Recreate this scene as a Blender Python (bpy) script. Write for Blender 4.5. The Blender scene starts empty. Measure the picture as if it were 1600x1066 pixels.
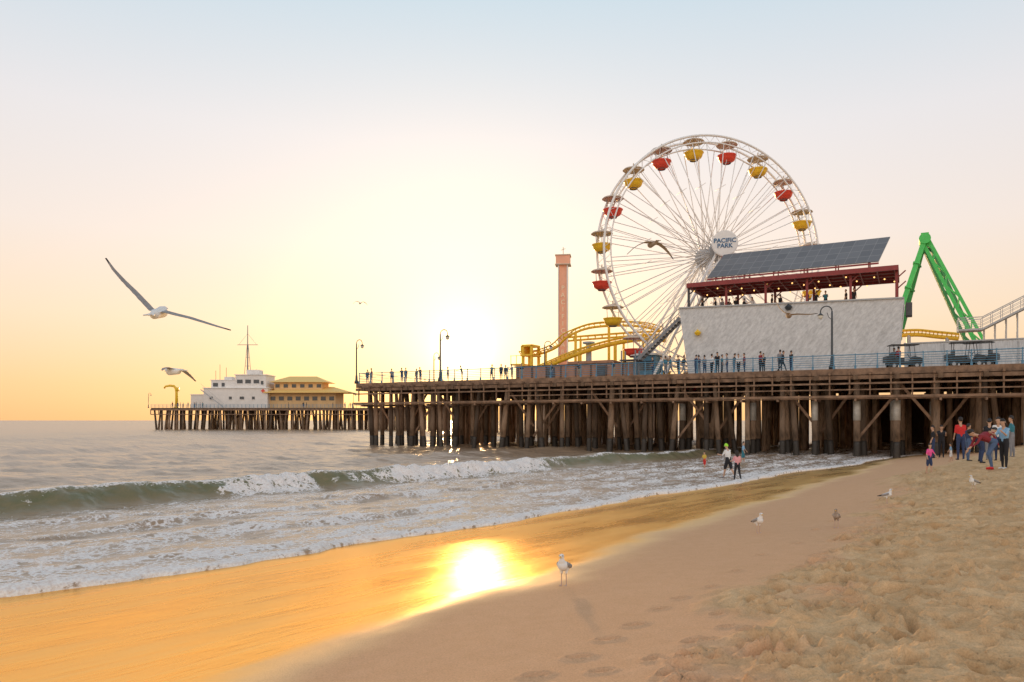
import bpy, math, random
import numpy as np
from mathutils import Vector, Matrix
random.seed(7); rng=np.random.default_rng(5)
F=1155.0; CAMZ=3.0; HOR=657.0
scene=bpy.context.scene; COL=scene.collection
# ------------------------------------------------------------------ materials
def new_mat(name):
    m=bpy.data.materials.new(name); m.use_nodes=True
    nt=m.node_tree; b=nt.nodes['Principled BSDF']; return m,nt,b
def N(nt,t,**k):
    n=nt.nodes.new(t)
    for a,v in k.items(): setattr(n,a,v)
    return n
def setin(n,key,val):
    n.inputs[key].default_value=val
def mat(name,col,rough=.6,var=.25,scale=6.,bump=.0,metal=0.,bscale=None,stretch=(1,1,1),rnd=0.,emit=None,rot=(0,0,0)):
    m,nt,b=new_mat(name)
    tc=N(nt,'ShaderNodeTexCoord'); mp=N(nt,'ShaderNodeMapping'); mp.inputs['Scale'].default_value=stretch
    src=tc.outputs['Object']
    if any(rot):
        m0=N(nt,'ShaderNodeMapping'); m0.inputs['Rotation'].default_value=rot; nt.links.new(src,m0.inputs[0]); src=m0.outputs[0]
    nt.links.new(src,mp.inputs[0])
    no=N(nt,'ShaderNodeTexNoise'); setin(no,'Scale',scale); setin(no,'Detail',6.); setin(no,'Roughness',.65)
    nt.links.new(mp.outputs[0],no.inputs['Vector'])
    cr=N(nt,'ShaderNodeValToRGB')
    c=np.array(col[:3]); lo=c*(1-var); hi=np.minimum(c*(1+var),1)
    cr.color_ramp.elements[0].position=.3; cr.color_ramp.elements[0].color=(*lo,1)
    cr.color_ramp.elements[1].position=.7; cr.color_ramp.elements[1].color=(*hi,1)
    nt.links.new(no.outputs[0],cr.inputs[0])
    out=cr.outputs[0]
    if rnd>0:
        oi=N(nt,'ShaderNodeObjectInfo'); hs=N(nt,'ShaderNodeHueSaturation')
        mr=N(nt,'ShaderNodeMapRange'); setin(mr,'To Min',1-rnd); setin(mr,'To Max',1+rnd)
        nt.links.new(oi.outputs['Random'],mr.inputs[0]); nt.links.new(mr.outputs[0],hs.inputs['Value'])
        nt.links.new(out,hs.inputs['Color']); out=hs.outputs[0]
    nt.links.new(out,b.inputs['Base Color'])
    setin(b,'Roughness',rough); setin(b,'Metallic',metal)
    if bump>0:
        bp=N(nt,'ShaderNodeBump'); setin(bp,'Strength',bump); setin(bp,'Distance',.05)
        n2=no
        if bscale:
            n2=N(nt,'ShaderNodeTexNoise'); setin(n2,'Scale',bscale); setin(n2,'Detail',5.)
            nt.links.new(mp.outputs[0],n2.inputs['Vector'])
        nt.links.new(n2.outputs[0],bp.inputs['Height']); nt.links.new(bp.outputs[0],b.inputs['Normal'])
    if emit:
        b.inputs['Emission Color'].default_value=(*emit[:3],1); b.inputs['Emission Strength'].default_value=emit[3]
    return m
M={}
M['white']=mat('white_paint',(.82,.82,.81),.45,.05,2)
M['wheelwhite']=mat('wheel_paint',(.86,.85,.84),.4,.05,2)
M['tan']=mat('canopy_tan',(.66,.56,.46),.7,.10,3)
M['red']=mat('red_paint',(.75,.07,.04),.4,.10,3)
M['yellow']=mat('yellow_paint',(.88,.55,.03),.4,.10,3)
M['darkred']=mat('dark_red_steel',(.27,.035,.035),.5,.2,2)
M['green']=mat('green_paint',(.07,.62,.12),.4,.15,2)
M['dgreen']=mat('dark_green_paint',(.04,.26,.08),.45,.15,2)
M['teal']=mat('blue_rail_paint',(.10,.25,.38),.5,.25,4)
M['black']=mat('black_metal',(.02,.021,.022),.4,.2,4)
M['lampdark']=mat('lamp_post_paint',(.05,.06,.07),.45,.2,4)
M['dgrey']=mat('dark_grey',(.08,.08,.085),.6,.2,3)
M['mgrey']=mat('mid_grey_steel',(.24,.25,.27),.6,.2,3)
M['grey']=mat('grey_metal',(.45,.46,.47),.5,.1,3)
M['stucco']=mat('white_brushed_wall',(.64,.645,.65),.85,.22,4.5,.8,stretch=(1,1,.4),bscale=8,rot=(0,math.radians(-38),0))
M['plank']=mat('white_planks',(.62,.63,.64),.8,.2,1.4,.2,stretch=(6,1,1))
M['brownwall']=mat('brown_wall',(.40,.21,.13),.8,.2,1.2,.2)
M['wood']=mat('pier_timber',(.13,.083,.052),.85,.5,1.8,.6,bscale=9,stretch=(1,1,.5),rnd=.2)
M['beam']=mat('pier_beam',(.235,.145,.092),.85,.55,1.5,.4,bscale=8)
M['pile']=mat('pile_timber',(.20,.135,.09),.8,.65,2.5,.8,bscale=10,stretch=(1,1,.3),rnd=.7)
M['pilewet']=mat('pile_wet_base',(.035,.028,.022),.5,.5,6,.8,bscale=14)
M['sleeve']=mat('pile_white_sleeve',(.48,.46,.42),.6,.25,3,.3)
M['deck']=mat('deck_boards',(.30,.21,.15),.8,.3,2,.3,stretch=(.3,4,1))
M['glass']=mat('dark_window_glass',(.05,.07,.09),.1,.2,2)
M['lantern']=mat('lantern_glass',(.75,.72,.62),.3,.05,2)
M['bulb']=mat('lit_bulb',(.9,.6,.2),.4,.02,2,emit=(1,.55,.18,2.))
M['cream']=mat('cream_wall',(.80,.76,.72),.8,.08,.5)
M['ochre']=mat('ochre_wall',(.72,.49,.25),.8,.12,.5)
M['signblue']=mat('sign_blue',(.03,.14,.30),.5,.05,2)
M['orange']=mat('tower_orange',(.90,.46,.30),.5,.08,1)
M['letter']=mat('tower_letter',(.98,.76,.55),.5,.05,1)
def pv_mat():
    m,nt,b=new_mat('solar_cells')
    tc=N(nt,'ShaderNodeTexCoord'); br=N(nt,'ShaderNodeTexBrick'); br.offset=0
    setin(br,'Scale',1.); setin(br,'Brick Width',1.); setin(br,'Row Height',.8); setin(br,'Mortar Size',.022)
    setin(br,'Color1',(.15,.155,.165,1)); setin(br,'Color2',(.19,.195,.205,1)); setin(br,'Mortar',(.30,.30,.30,1))
    nt.links.new(tc.outputs['UV'],br.inputs['Vector']); nt.links.new(br.outputs[0],b.inputs['Base Color'])
    setin(b,'Roughness',.4); return m
M['pv']=pv_mat()
M['skin']=mat('skin',(.55,.33,.22),.6,.06,5)
M['hair_dark']=mat('hair_dark',(.018,.012,.01),.6,.2,20)
M['g_white']=mat('gull_white',(.80,.78,.75),.7,.06,20)
M['g_grey']=mat('gull_grey',(.30,.28,.27),.7,.25,20)
M['g_brown']=mat('gull_brown',(.36,.28,.22),.8,.4,25)
M['g_black']=mat('gull_black',(.05,.045,.042),.7,.2,20)
M['g_beak']=mat('gull_beak',(.75,.42,.05),.5,.1,20)
M['g_leg']=mat('gull_leg',(.55,.36,.28),.6,.1,20)
cloth={}
def C(name,col):
    if name not in cloth: cloth[name]=mat('cloth_'+name,col,.9,.12,12,.1)
    return cloth[name]
C('black',(.02,.02,.025));C('red',(.60,.03,.03));C('maroon',(.25,.025,.035));C('pink',(.85,.10,.33));C('rose',(.75,.35,.38))
C('white',(.76,.76,.76));C('navy',(.03,.05,.12));C('jean',(.08,.13,.24));C('teal',(.04,.2,.26));C('grey',(.25,.25,.27));C('lime',(.40,.85,.05));C('khaki',(.35,.27,.17));C('sky',(.25,.45,.65));C('yellow',(.7,.5,.08))
# ------------------------------------------------------------------ mesh builder
class MB:
    def __init__(s): s.v=[];s.f=[];s.m=[]
    def add(s,vs,fs,m=0):
        o=len(s.v); s.v.extend([tuple(p) for p in vs]); s.f.extend([tuple(i+o for i in f) for f in fs]); s.m.extend([m]*len(fs))
    def box(s,c,d,m=0,R=None):
        x,y,z=[a/2 for a in d]
        P=[Vector((i*x,j*y,k*z)) for i in(-1,1) for j in(-1,1) for k in(-1,1)]
        if R is not None: P=[R@p for p in P]
        P=[p+Vector(c) for p in P]
        s.add(P,[(0,1,3,2),(4,6,7,5),(0,4,5,1),(2,3,7,6),(0,2,6,4),(1,5,7,3)],m)
    def beam(s,a,b,w,h,m=0):
        a=Vector(a);b=Vector(b);d=b-a;L=d.length;z=d.normalized()
        up=Vector((0,0,1)) if abs(z.z)<.95 else Vector((0,1,0))
        x=z.cross(up).normalized(); y=x.cross(z)
        R=Matrix((x,y,z)).transposed(); s.box((a+b)/2,(w,h,L),m,R)
    def tube(s,pts,r,n=8,m=0,closed=False,cap=True):
        pts=[Vector(p) for p in pts]; K=len(pts)
        rr=r if hasattr(r,'__len__') else [r]*K
        vs=[];prev=None
        for i,p in enumerate(pts):
            if closed: t=(pts[(i+1)%K]-pts[i-1])
            else: t=pts[min(i+1,K-1)]-pts[max(i-1,0)]
            t.normalize()
            if prev is None:
                u=Vector((0,0,1)) if abs(t.z)<.9 else Vector((0,1,0))
                x=t.cross(u).normalized()
            else:
                x=(prev-t*prev.dot(t)).normalized()
            prev=x; y=t.cross(x)
            for k in range(n):
                a=2*math.pi*k/n; vs.append(p+(x*math.cos(a)+y*math.sin(a))*rr[i])
        fs=[]
        R=K if closed else K-1
        for i in range(R):
            j=(i+1)%K
            for k in range(n):
                k2=(k+1)%n; fs.append((i*n+k,i*n+k2,j*n+k2,j*n+k))
        if cap and not closed:
            fs.append(tuple(range(n-1,-1,-1))); fs.append(tuple((K-1)*n+k for k in range(n)))
        s.add(vs,fs,m)
    def capsule(s,a,b,ra,rb,n=12,m=0,sq=(1,1)):
        a=Vector(a);b=Vector(b);d=b-a
        if d.length<1e-5: d=Vector((0,0,1e-4))
        t=d.normalized(); pts=[];rs=[]
        for q in (90,65,40,15): q=math.radians(q); pts.append(a-t*ra*math.sin(q)); rs.append(max(ra*math.cos(q),1e-4))
        for q in (15,40,65,90): q=math.radians(q); pts.append(b+t*rb*math.sin(q)); rs.append(max(rb*math.cos(q),1e-4))
        s.tube(pts,rs,n,m)
    def revolve(s,prof,n=20,m=0,c=(0,0,0),mod=None):
        vs=[]
        for j,(r,z) in enumerate(prof):
            for k in range(n):
                a=2*math.pi*k/n; q=r
                if mod: q=r*mod(j,k)
                vs.append((c[0]+q*math.cos(a),c[1]+q*math.sin(a),c[2]+z))
        fs=[]
        for j in range(len(prof)-1):
            for k in range(n):
                k2=(k+1)%n; fs.append((j*n+k,j*n+k2,(j+1)*n+k2,(j+1)*n+k))
        s.add(vs,fs,m)
    def mesh(s,name,mats,smooth=False):
        me=bpy.data.meshes.new(name); me.from_pydata(s.v,[],s.f)
        for mm in mats: me.materials.append(mm)
        me.polygons.foreach_set('material_index',s.m)
        if smooth: me.polygons.foreach_set('use_smooth',[True]*len(me.polygons))
        me.update(); return me
    def obj(s,name,mats,parent=None,smooth=False,loc=(0,0,0),rot=None):
        o=bpy.data.objects.new(name,s.mesh(name,mats,smooth)); COL.objects.link(o)
        o.location=loc
        if rot: o.rotation_euler=rot
        if parent: o.parent=parent
        return o
def empty(name,loc,rz=0.,label='',cat='',group=None):
    o=bpy.data.objects.new(name,None); COL.objects.link(o); o.location=loc; o.rotation_euler=(0,0,rz); o.empty_display_size=.5
    tag(o,label,cat,group); return o
def tag(o,label,cat,group=None):
    o['label']=label;o['category']=cat
    if group:o['group']=group
def text_mesh(txt,size,name,material,extr=.02,line=.95,width=1.0):
    cu=bpy.data.curves.new(name,'FONT'); cu.body=txt; cu.size=size; cu.extrude=extr; cu.align_x='CENTER'; cu.align_y='CENTER'; cu.space_line=line; cu.offset=size*.018
    o=bpy.data.objects.new(name,cu); COL.objects.link(o)
    dg=bpy.context.evaluated_depsgraph_get(); me=bpy.data.meshes.new_from_object(o.evaluated_get(dg)); bpy.data.objects.remove(o)
    me.name=name
    R=Matrix.Rotation(math.pi/2,4,'X')@Matrix.Diagonal((width,1,1,1)); me.transform(R)
    me.materials.clear(); me.materials.append(material); return me
def copy_tree(src,loc,rz,label=None,scale=None):
    kids=list(src.children)
    n=src.copy(); COL.objects.link(n); n.location=loc; n.rotation_euler=(0,0,rz)
    if scale: n.scale=(scale,)*3
    if label:n['label']=label
    for k in kids:
        c=k.copy(); COL.objects.link(c); c.parent=n
        for q in k.children:
            cq=q.copy(); COL.objects.link(cq); cq.parent=c
    return n
# ------------------------------------------------------------------ noise
def vnoise(x,y,seed=0):
    xi=np.floor(x).astype(np.int64); yi=np.floor(y).astype(np.int64); fx=x-xi; fy=y-yi
    fx=fx*fx*(3-2*fx); fy=fy*fy*(3-2*fy)
    def h(a,b):
        n=(a*374761393+b*668265263+seed*144269504)&0xffffffff
        n=((n^(n>>13))*1274126177)&0xffffffff
        return ((n^(n>>16))&0xffffff)/float(0xffffff)
    return (h(xi,yi)*(1-fx)+h(xi+1,yi)*fx)*(1-fy)+(h(xi,yi+1)*(1-fx)+h(xi+1,yi+1)*fx)*fy
def fbm(x,y,o=4,seed=0,g=.5):
    r=0;a=1;n=0
    for i in range(o):
        r=r+a*vnoise(x*2**i+17.3*i,y*2**i-9.1*i,seed+i); n+=a; a*=g
    return r/n
def sst(a,b,x):
    t=np.clip((x-a)/(b-a),0,1); return t*t*(3-2*t)
# ------------------------------------------------------------------ shoreline frame
SA=np.array([.64,.7684]); SB=np.array([.7684,-.64]); P0=np.array([0,22.4])
def to_st(x,y):
    dx=x-P0[0];dy=y-P0[1]; return dx*SB[0]+dy*SB[1], dx*SA[0]+dy*SA[1]
def to_xy(s,t): return P0[0]+s*SB[0]+t*SA[0], P0[1]+s*SB[1]+t*SA[1]
def base_h(s,t,y):
    z=np.where(s<0,np.maximum(s*.06,-5.),.09*s)
    z=np.where(s>14,1.26+(s-14)*.02,z); z=np.minimum(z,2.6)
    z=z+sst(5,9.5,s)*.42*sst(12,30,y)
    return z
def dryline(t): return np.clip(10.1-.13*t,8.6,12.5)
def wetline(t): return np.clip(6.9-.13*t,1.2,9.4)
FP=[]; PIT=[]
def sand_h(x,y,detail=True,pits=False):
    s,t=to_st(x,y); z=base_h(s,t,y)
    n1=fbm(x*.5,y*.5,3,3)-.5
    dry=sst(-.5,.5,s+n1*2.6+(fbm(x*2,y*2,3,5)-.5)*1.4-dryline(t))
    z=z+.03*n1*sst(1,4,s)
    if detail:
        wx_=fbm(x*1.3,y*1.3,2,66)*.8; wy_=fbm(x*1.3+9,y*1.3,2,67)*.8
        a=fbm(x*2.1+wx_,y*2.1+wy_,3,11); b=fbm(x*5+wx_,y*5+wy_,3,21,.5); c=fbm(x*12,y*12,3,31,.6)
        z=z+dry*(.03+.17*(a-.45)+.12*(b-.5)+.045*(c-.5))
        z=z+(1-dry)*.004*(fbm(x*5,y*5,2,41)-.5)*sst(1,3,s)
        for (px,py,an,sc,dp) in FP+(PIT if pits else []):
            m=(np.abs(x-px)<.4)&(np.abs(y-py)<.4)
            if m.any():
                dx=x[m]-px;dy=y[m]-py; u=dx*math.cos(an)+dy*math.sin(an); w=-dx*math.sin(an)+dy*math.cos(an)
                q=(u/(.13*sc))**2+(w/(.065*sc))**2
                z[m]=z[m]-dp*sc*np.exp(-q*q)+.35*dp*sc*np.exp(-((np.sqrt(q)-1.5)/.35)**2)
    return z,s,t,dry
def ray(u,v,zoff=0.):
    d=np.arange(3,150,.02); x=(u-800)/F*d; z=CAMZ-(v-HOR)/F*d
    g,s,t,_=sand_h(x,d,False); g=np.maximum(g,0)
    i=int(np.argmax(z<=g)); return float(x[i]),float(d[i]),float(g[i])
def gz(x,y):
    z,_,_,_=sand_h(np.array([x]),np.array([y])); return float(z[0])
for (u,v,an,sc) in [(950,1000,.2,.8),(992,977,.4,.8),(905,1028,.2,.8),(838,1056,.2,.8),(1018,1030,.9,.7),(1078,1003,1.,.8),(1030,952,.3,.7),(1062,935,.5,.7),(1110,918,.4,.7),(1150,893,.7,.7),(1188,868,.4,.7),(1120,960,.9,.7),(1210,905,.3,.7),(1245,850,.3,.7),(1165,985,.8,.8),(1275,828,.8,.8),(1320,800,.8,.8),(1215,945,.5,.8),(1350,785,.7,.8),(1300,815,.7,.7),(940,1050,.3,.7)]:
    x,y,z=ray(u,v); FP.append((x,y,an,sc*.95,.065))
for k in range(1700):
    t=-13+26*random.random()**1.5; s=dryline(t)-.1+random.random()*4.8
    x,y=to_xy(s,t); PIT.append((float(x),float(y),random.uniform(0,3.14),random.uniform(.55,1.15),random.uniform(.05,.105)))
def grid_mesh(name,S,T,zfun):
    ss,tt=np.meshgrid(S,T,indexing='ij'); s=ss.ravel();t=tt.ravel(); x,y=to_xy(s,t)
    z,attrs=zfun(x,y,s,t); n=len(x); ns,nt_=len(S),len(T)
    me=bpy.data.meshes.new(name); me.vertices.add(n)
    me.vertices.foreach_set('co',np.stack([x,y,z],1).ravel().astype(np.float32))
    i,j=np.meshgrid(np.arange(ns-1),np.arange(nt_-1),indexing='ij'); a=(i*nt_+j).ravel()
    q=np.stack([a,a+nt_,a+nt_+1,a+1],1).ravel().astype(np.int32); nf=len(a)
    me.loops.add(4*nf); me.loops.foreach_set('vertex_index',q)
    me.polygons.add(nf); me.polygons.foreach_set('loop_start',np.arange(nf,dtype=np.int32)*4)
    me.polygons.foreach_set('use_smooth',np.ones(nf,dtype=bool))
    me.update(calc_edges=True); me.validate()
    for k,v in attrs.items():
        at=me.attributes.new(k,'FLOAT','POINT'); at.data.foreach_set('value',v.astype(np.float32))
    o=bpy.data.objects.new(name,me); COL.objects.link(o); return o
def geo(a,step,r,lim):
    out=[];p=a
    while abs(p)<lim: step*=r; p+=step; out.append(p)
    return np.array(out)
# --- sand
S=np.concatenate([geo(-1,-.3,1.35,4000)[::-1],np.arange(-1,8.0,.12),np.arange(8.0,14.4,.026),geo(14.4,.05,1.25,4000)])
T=np.concatenate([geo(-15,-.1,1.3,4000)[::-1],np.arange(-15,1,.026),geo(1,.028,1.014,60),geo(60,1.,1.2,4000)])
def zsand(x,y,s,t):
    z,s2,t2,dry=sand_h(x,y,True,True)
    n=fbm(x*.35,y*.35,4,77)-.5; n2=fbm(s*2.2,t*.35,3,78)-.5
    wet=1-sst(-.95,.45,s+n*1.6+n2*.5-wetline(t))
    return z,{'wet':wet,'dry':dry}
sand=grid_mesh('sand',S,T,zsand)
sand['kind']='structure'; tag(sand,'wet and dry sandy beach sloping to the sea','beach')
def sand_mat():
    m,nt,b=new_mat('beach_sand'); L=nt.links.new
    geo_=N(nt,'ShaderNodeNewGeometry'); wet=N(nt,'ShaderNodeAttribute',attribute_name='wet'); dry=N(nt,'ShaderNodeAttribute',attribute_name='dry')
    def noise(sc,de=5.,ro=.6,src=None):
        n=N(nt,'ShaderNodeTexNoise'); setin(n,'Scale',sc); setin(n,'Detail',de); setin(n,'Roughness',ro); L(src or geo_.outputs['Position'],n.inputs['Vector']); return n
    mp=N(nt,'ShaderNodeMapping'); mp.inputs['Rotation'].default_value=(0,0,math.radians(-50.2)); L(geo_.outputs['Position'],mp.inputs[0])
    mq=N(nt,'ShaderNodeMapping'); mq.inputs['Scale'].default_value=(.25,1,1); L(mp.outputs[0],mq.inputs[0])
    n2=noise(60.,4.);n3=noise(5.);n4=noise(2.2,6.,.7);n5=noise(14.,5.,.7);n6=noise(.9,5.,.65,mq.outputs[0]);n7=noise(3.5,5.,.6,mq.outputs[0])
    def mix(f,a,bb,t='MIX'):
        x=N(nt,'ShaderNodeMix',data_type='RGBA',blend_type=t)
        if isinstance(f,float): x.inputs[0].default_value=f
        else: L(f,x.inputs[0])
        for k,v in ((6,a),(7,bb)):
            if isinstance(v,tuple): x.inputs[k].default_value=(*v,1)
            else: L(v,x.inputs[k])
        return x.outputs[2]
    def mrange(src,f0,f1,t0,t1):
        q=N(nt,'ShaderNodeMapRange'); setin(q,'From Min',f0); setin(q,'From Max',f1); setin(q,'To Min',t0); setin(q,'To Max',t1); L(src,q.inputs[0]); return q.outputs[0]
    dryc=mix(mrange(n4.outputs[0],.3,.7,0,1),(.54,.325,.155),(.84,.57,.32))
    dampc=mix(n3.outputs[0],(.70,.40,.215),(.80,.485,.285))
    wet_sheenc=mix(n6.outputs[0],(.95,.58,.22),(1.,.75,.40))  # golden sunset sheen put into the wet sand's colour
    c=mix(dry.outputs['Fac'],dampc,dryc); c=mix(wet.outputs['Fac'],c,wet_sheenc)
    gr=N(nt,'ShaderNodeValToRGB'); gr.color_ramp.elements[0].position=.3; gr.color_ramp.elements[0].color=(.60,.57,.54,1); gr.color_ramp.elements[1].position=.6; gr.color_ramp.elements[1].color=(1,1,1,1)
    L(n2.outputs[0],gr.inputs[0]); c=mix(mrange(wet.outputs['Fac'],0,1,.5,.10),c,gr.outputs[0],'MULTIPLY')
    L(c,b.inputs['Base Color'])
    tint=mix(wet.outputs['Fac'],(1.,1.,1.),(1.,.70,.30)); L(tint,b.inputs['Specular Tint'])  # wet reflections tinted gold to strengthen the sunset sheen
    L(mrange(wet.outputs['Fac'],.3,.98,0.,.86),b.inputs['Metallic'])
    ra=N(nt,'ShaderNodeMath',operation='MULTIPLY_ADD'); L(mrange(n6.outputs[0],.35,.65,-.5,.5),ra.inputs[0]); ra.inputs[1].default_value=.14; L(mrange(wet.outputs['Fac'],.05,1.,.95,.29),ra.inputs[2]); L(ra.outputs[0],b.inputs['Roughness'])
    L(mrange(wet.outputs['Fac'],0,1,.12,.5),b.inputs['Specular IOR Level'])
    bp=N(nt,'ShaderNodeBump'); setin(bp,'Distance',.015); L(n2.outputs[0],bp.inputs['Height']); L(mrange(wet.outputs['Fac'],0,1,.7,.02),bp.inputs['Strength'])
    b3=N(nt,'ShaderNodeBump'); setin(b3,'Distance',.04); L(n5.outputs[0],b3.inputs['Height']); L(mrange(dry.outputs['Fac'],0,1,.0,.4),b3.inputs['Strength']); L(bp.outputs[0],b3.inputs['Normal'])
    b2=N(nt,'ShaderNodeBump'); setin(b2,'Distance',.04); L(mrange(wet.outputs['Fac'],0,1,.22,.03),b2.inputs['Strength']); L(n3.outputs[0],b2.inputs['Height']); L(b3.outputs[0],b2.inputs['Normal'])
    b4=N(nt,'ShaderNodeBump'); setin(b4,'Distance',.10); L(mrange(wet.outputs['Fac'],0,1,0.,.32),b4.inputs['Strength']); L(n6.outputs[0],b4.inputs['Height']); L(b2.outputs[0],b4.inputs['Normal'])
    b5=N(nt,'ShaderNodeBump'); setin(b5,'Distance',.03); L(mrange(wet.outputs['Fac'],0,1,0.,.26),b5.inputs['Strength']); L(n7.outputs[0],b5.inputs['Height']); L(b4.outputs[0],b5.inputs['Normal'])
    L(b5.outputs[0],b.inputs['Normal']); return m
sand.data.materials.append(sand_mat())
# --- sea
S=np.concatenate([geo(-22,-.1,1.05,45000)[::-1],np.arange(-22,-3,.10),np.arange(-3,1.8,.05),[2.5,6]])
T=np.concatenate([geo(-16,-.12,1.06,45000)[::-1],np.arange(-16,12,.07),geo(12,.07,1.011,75),geo(75,.9,1.10,45000)])
def zsea(x,y,s,t):
    chop=fbm(x*.35,y*.7,4,101)-.5; chop2=fbm(x*1.6,y*1.6,3,111)-.5
    s0=.15+(fbm(t*.22,t*0+3,3,120)-.5)*2.2+(fbm(t*1.4,t*0,3,121)-.5)*.30
    fade=sst(0,-4,s)
    far=np.exp(-np.maximum(-s-60,0)/220)
    z=chop*.24*fade*far*(1+sst(-18,-30,s))+chop2*.07*fade*far
    for c,A,w in((-21,.16,1.5),(-27,.3,2.),(-35,.22,1.8),(-43,.34,2.6),(-53,.25,2.6),(-64,.36,3.2),(-85,.4,4.),(-110,.45,5)):
        cc=c+(fbm(t*.04,t*0+c,3,130)-.5)*9; z=z+A*np.exp(-((s-cc)/w)**2)*(.3+1.2*fbm(t*.08,t*0+c,2,131))
    sc=-14+(fbm(t*.09,t*0+5,3,140)-.5)*2.+(fbm(t*.5,t*0+2,2,144)-.5)*.5; sp=s-sc+ (fbm(x*1.3,y*1.3,3,142)-.5)*.5
    A=(.52+.5*(fbm(t*.16,t*0+8,3,141)-.35))*(1-.5*sst(24,48,t))*(1-.7*sst(60,90,t))
    z=z+A*np.where(sp>0,np.exp(-(sp/.7)**2),np.exp(-(sp/2.5)**2))-.08*np.exp(-((sp-1.6)/1.)**2)
    tw=t+(fbm(x*.9,y*.9,4,145)-.5)*6
    brk=np.clip(sst(-2.6,-.8,tw)*(1-sst(2.6,5.,tw))+sst(5.,7.6,tw)*(1-sst(17,25,tw))+(1-sst(-11.5,-9.2,tw))*.8,0,1)
    thin=np.exp(-((sp-.45)/.75)**2)*(1-.6*sst(30,60,t))
    foam=np.zeros_like(s)
    nb=fbm(x*1.1,y*1.1,4,143)
    foam=np.maximum(foam,brk*sst(-.7,-.05,sp+(nb-.5)*.6)*(1-sst(1.2,3.0,sp+nb*1.6))*(.72+.6*nb))
    foam=np.maximum(foam,(.50+.35*nb)*np.exp(-(sp/.35)**2))
    foam=np.maximum(foam,.50*sst(.4,2.,sp)*(1-sst(5,8,sp)))
    foam=np.maximum(foam,.44*brk*sst(-4,-.6,sp)*(1-sst(-.6,0,sp)))
    for c,A2,fo in((-9.3,.10,.55),(-7.2,.15,.64),(-5.2,.08,.64),(-3.6,.11,.72),(-1.9,.05,.68)):
        cc=c+(fbm(t*.15,t*0+c,3,150)-.5)*2.8+(fbm(x*.8,y*.8,2,153)-.5)*.8; q=s-cc; am=.2+1.3*fbm(t*.35,t*0+c,2,152)
        z=z+A2*am*np.where(q>0,np.exp(-(q/.28)**2),np.exp(-(q/1.1)**2)); foam=np.maximum(foam,fo*np.exp(-((q-.05)/.7)**2)*(.5+.9*fbm(t*.6,t*0+c,3,151)))
    foam=np.maximum(foam,.48+.12*chop*2-.09*sst(-4,-9,s)-.42*sst(-9,-12.5,s))
    d=s0-s
    film=np.maximum(.09*s,0)+.025
    z=z*sst(-.3,1.5,-s)+film
    front=np.exp(-((d-.28)/.26)**2)
    z=z+front*(.06+.10*fbm(t*2.5,s*2.5,3,160))*(1-.6*sst(15,40,t))
    foam=np.maximum(foam,(1.0*np.exp(-((d-.2)/.45)**2)))
    foam=np.maximum(foam,.68*np.exp(-(d/3.2)**2)*sst(-.2,.1,d))
    lump=fbm(x*9,y*9,3,170)-.4; lump2=fbm(x*2.6,y*2.6,3,171)-.45
    z=z+lump*.06*sst(.5,1,foam)*sst(.0,.4,d)+lump2*.38*brk*np.exp(-((sp-.5)/1.1)**2)
    under=.09*s-.25
    z=np.where(d<0,np.minimum(z,film-np.clip(-d,0,.12)*3+0*s),z)
    z=np.where(d<-.1,under,z)
    foam=foam*sst(-60,-15,s)
    return z,{'foam':np.clip(foam,0,1.3),'thin':np.clip(thin,0,1)}
sea=grid_mesh('sea',S,T,zsea); sea['kind']='structure'; tag(sea,'ocean with a breaking wave and foamy wash','water')
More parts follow.
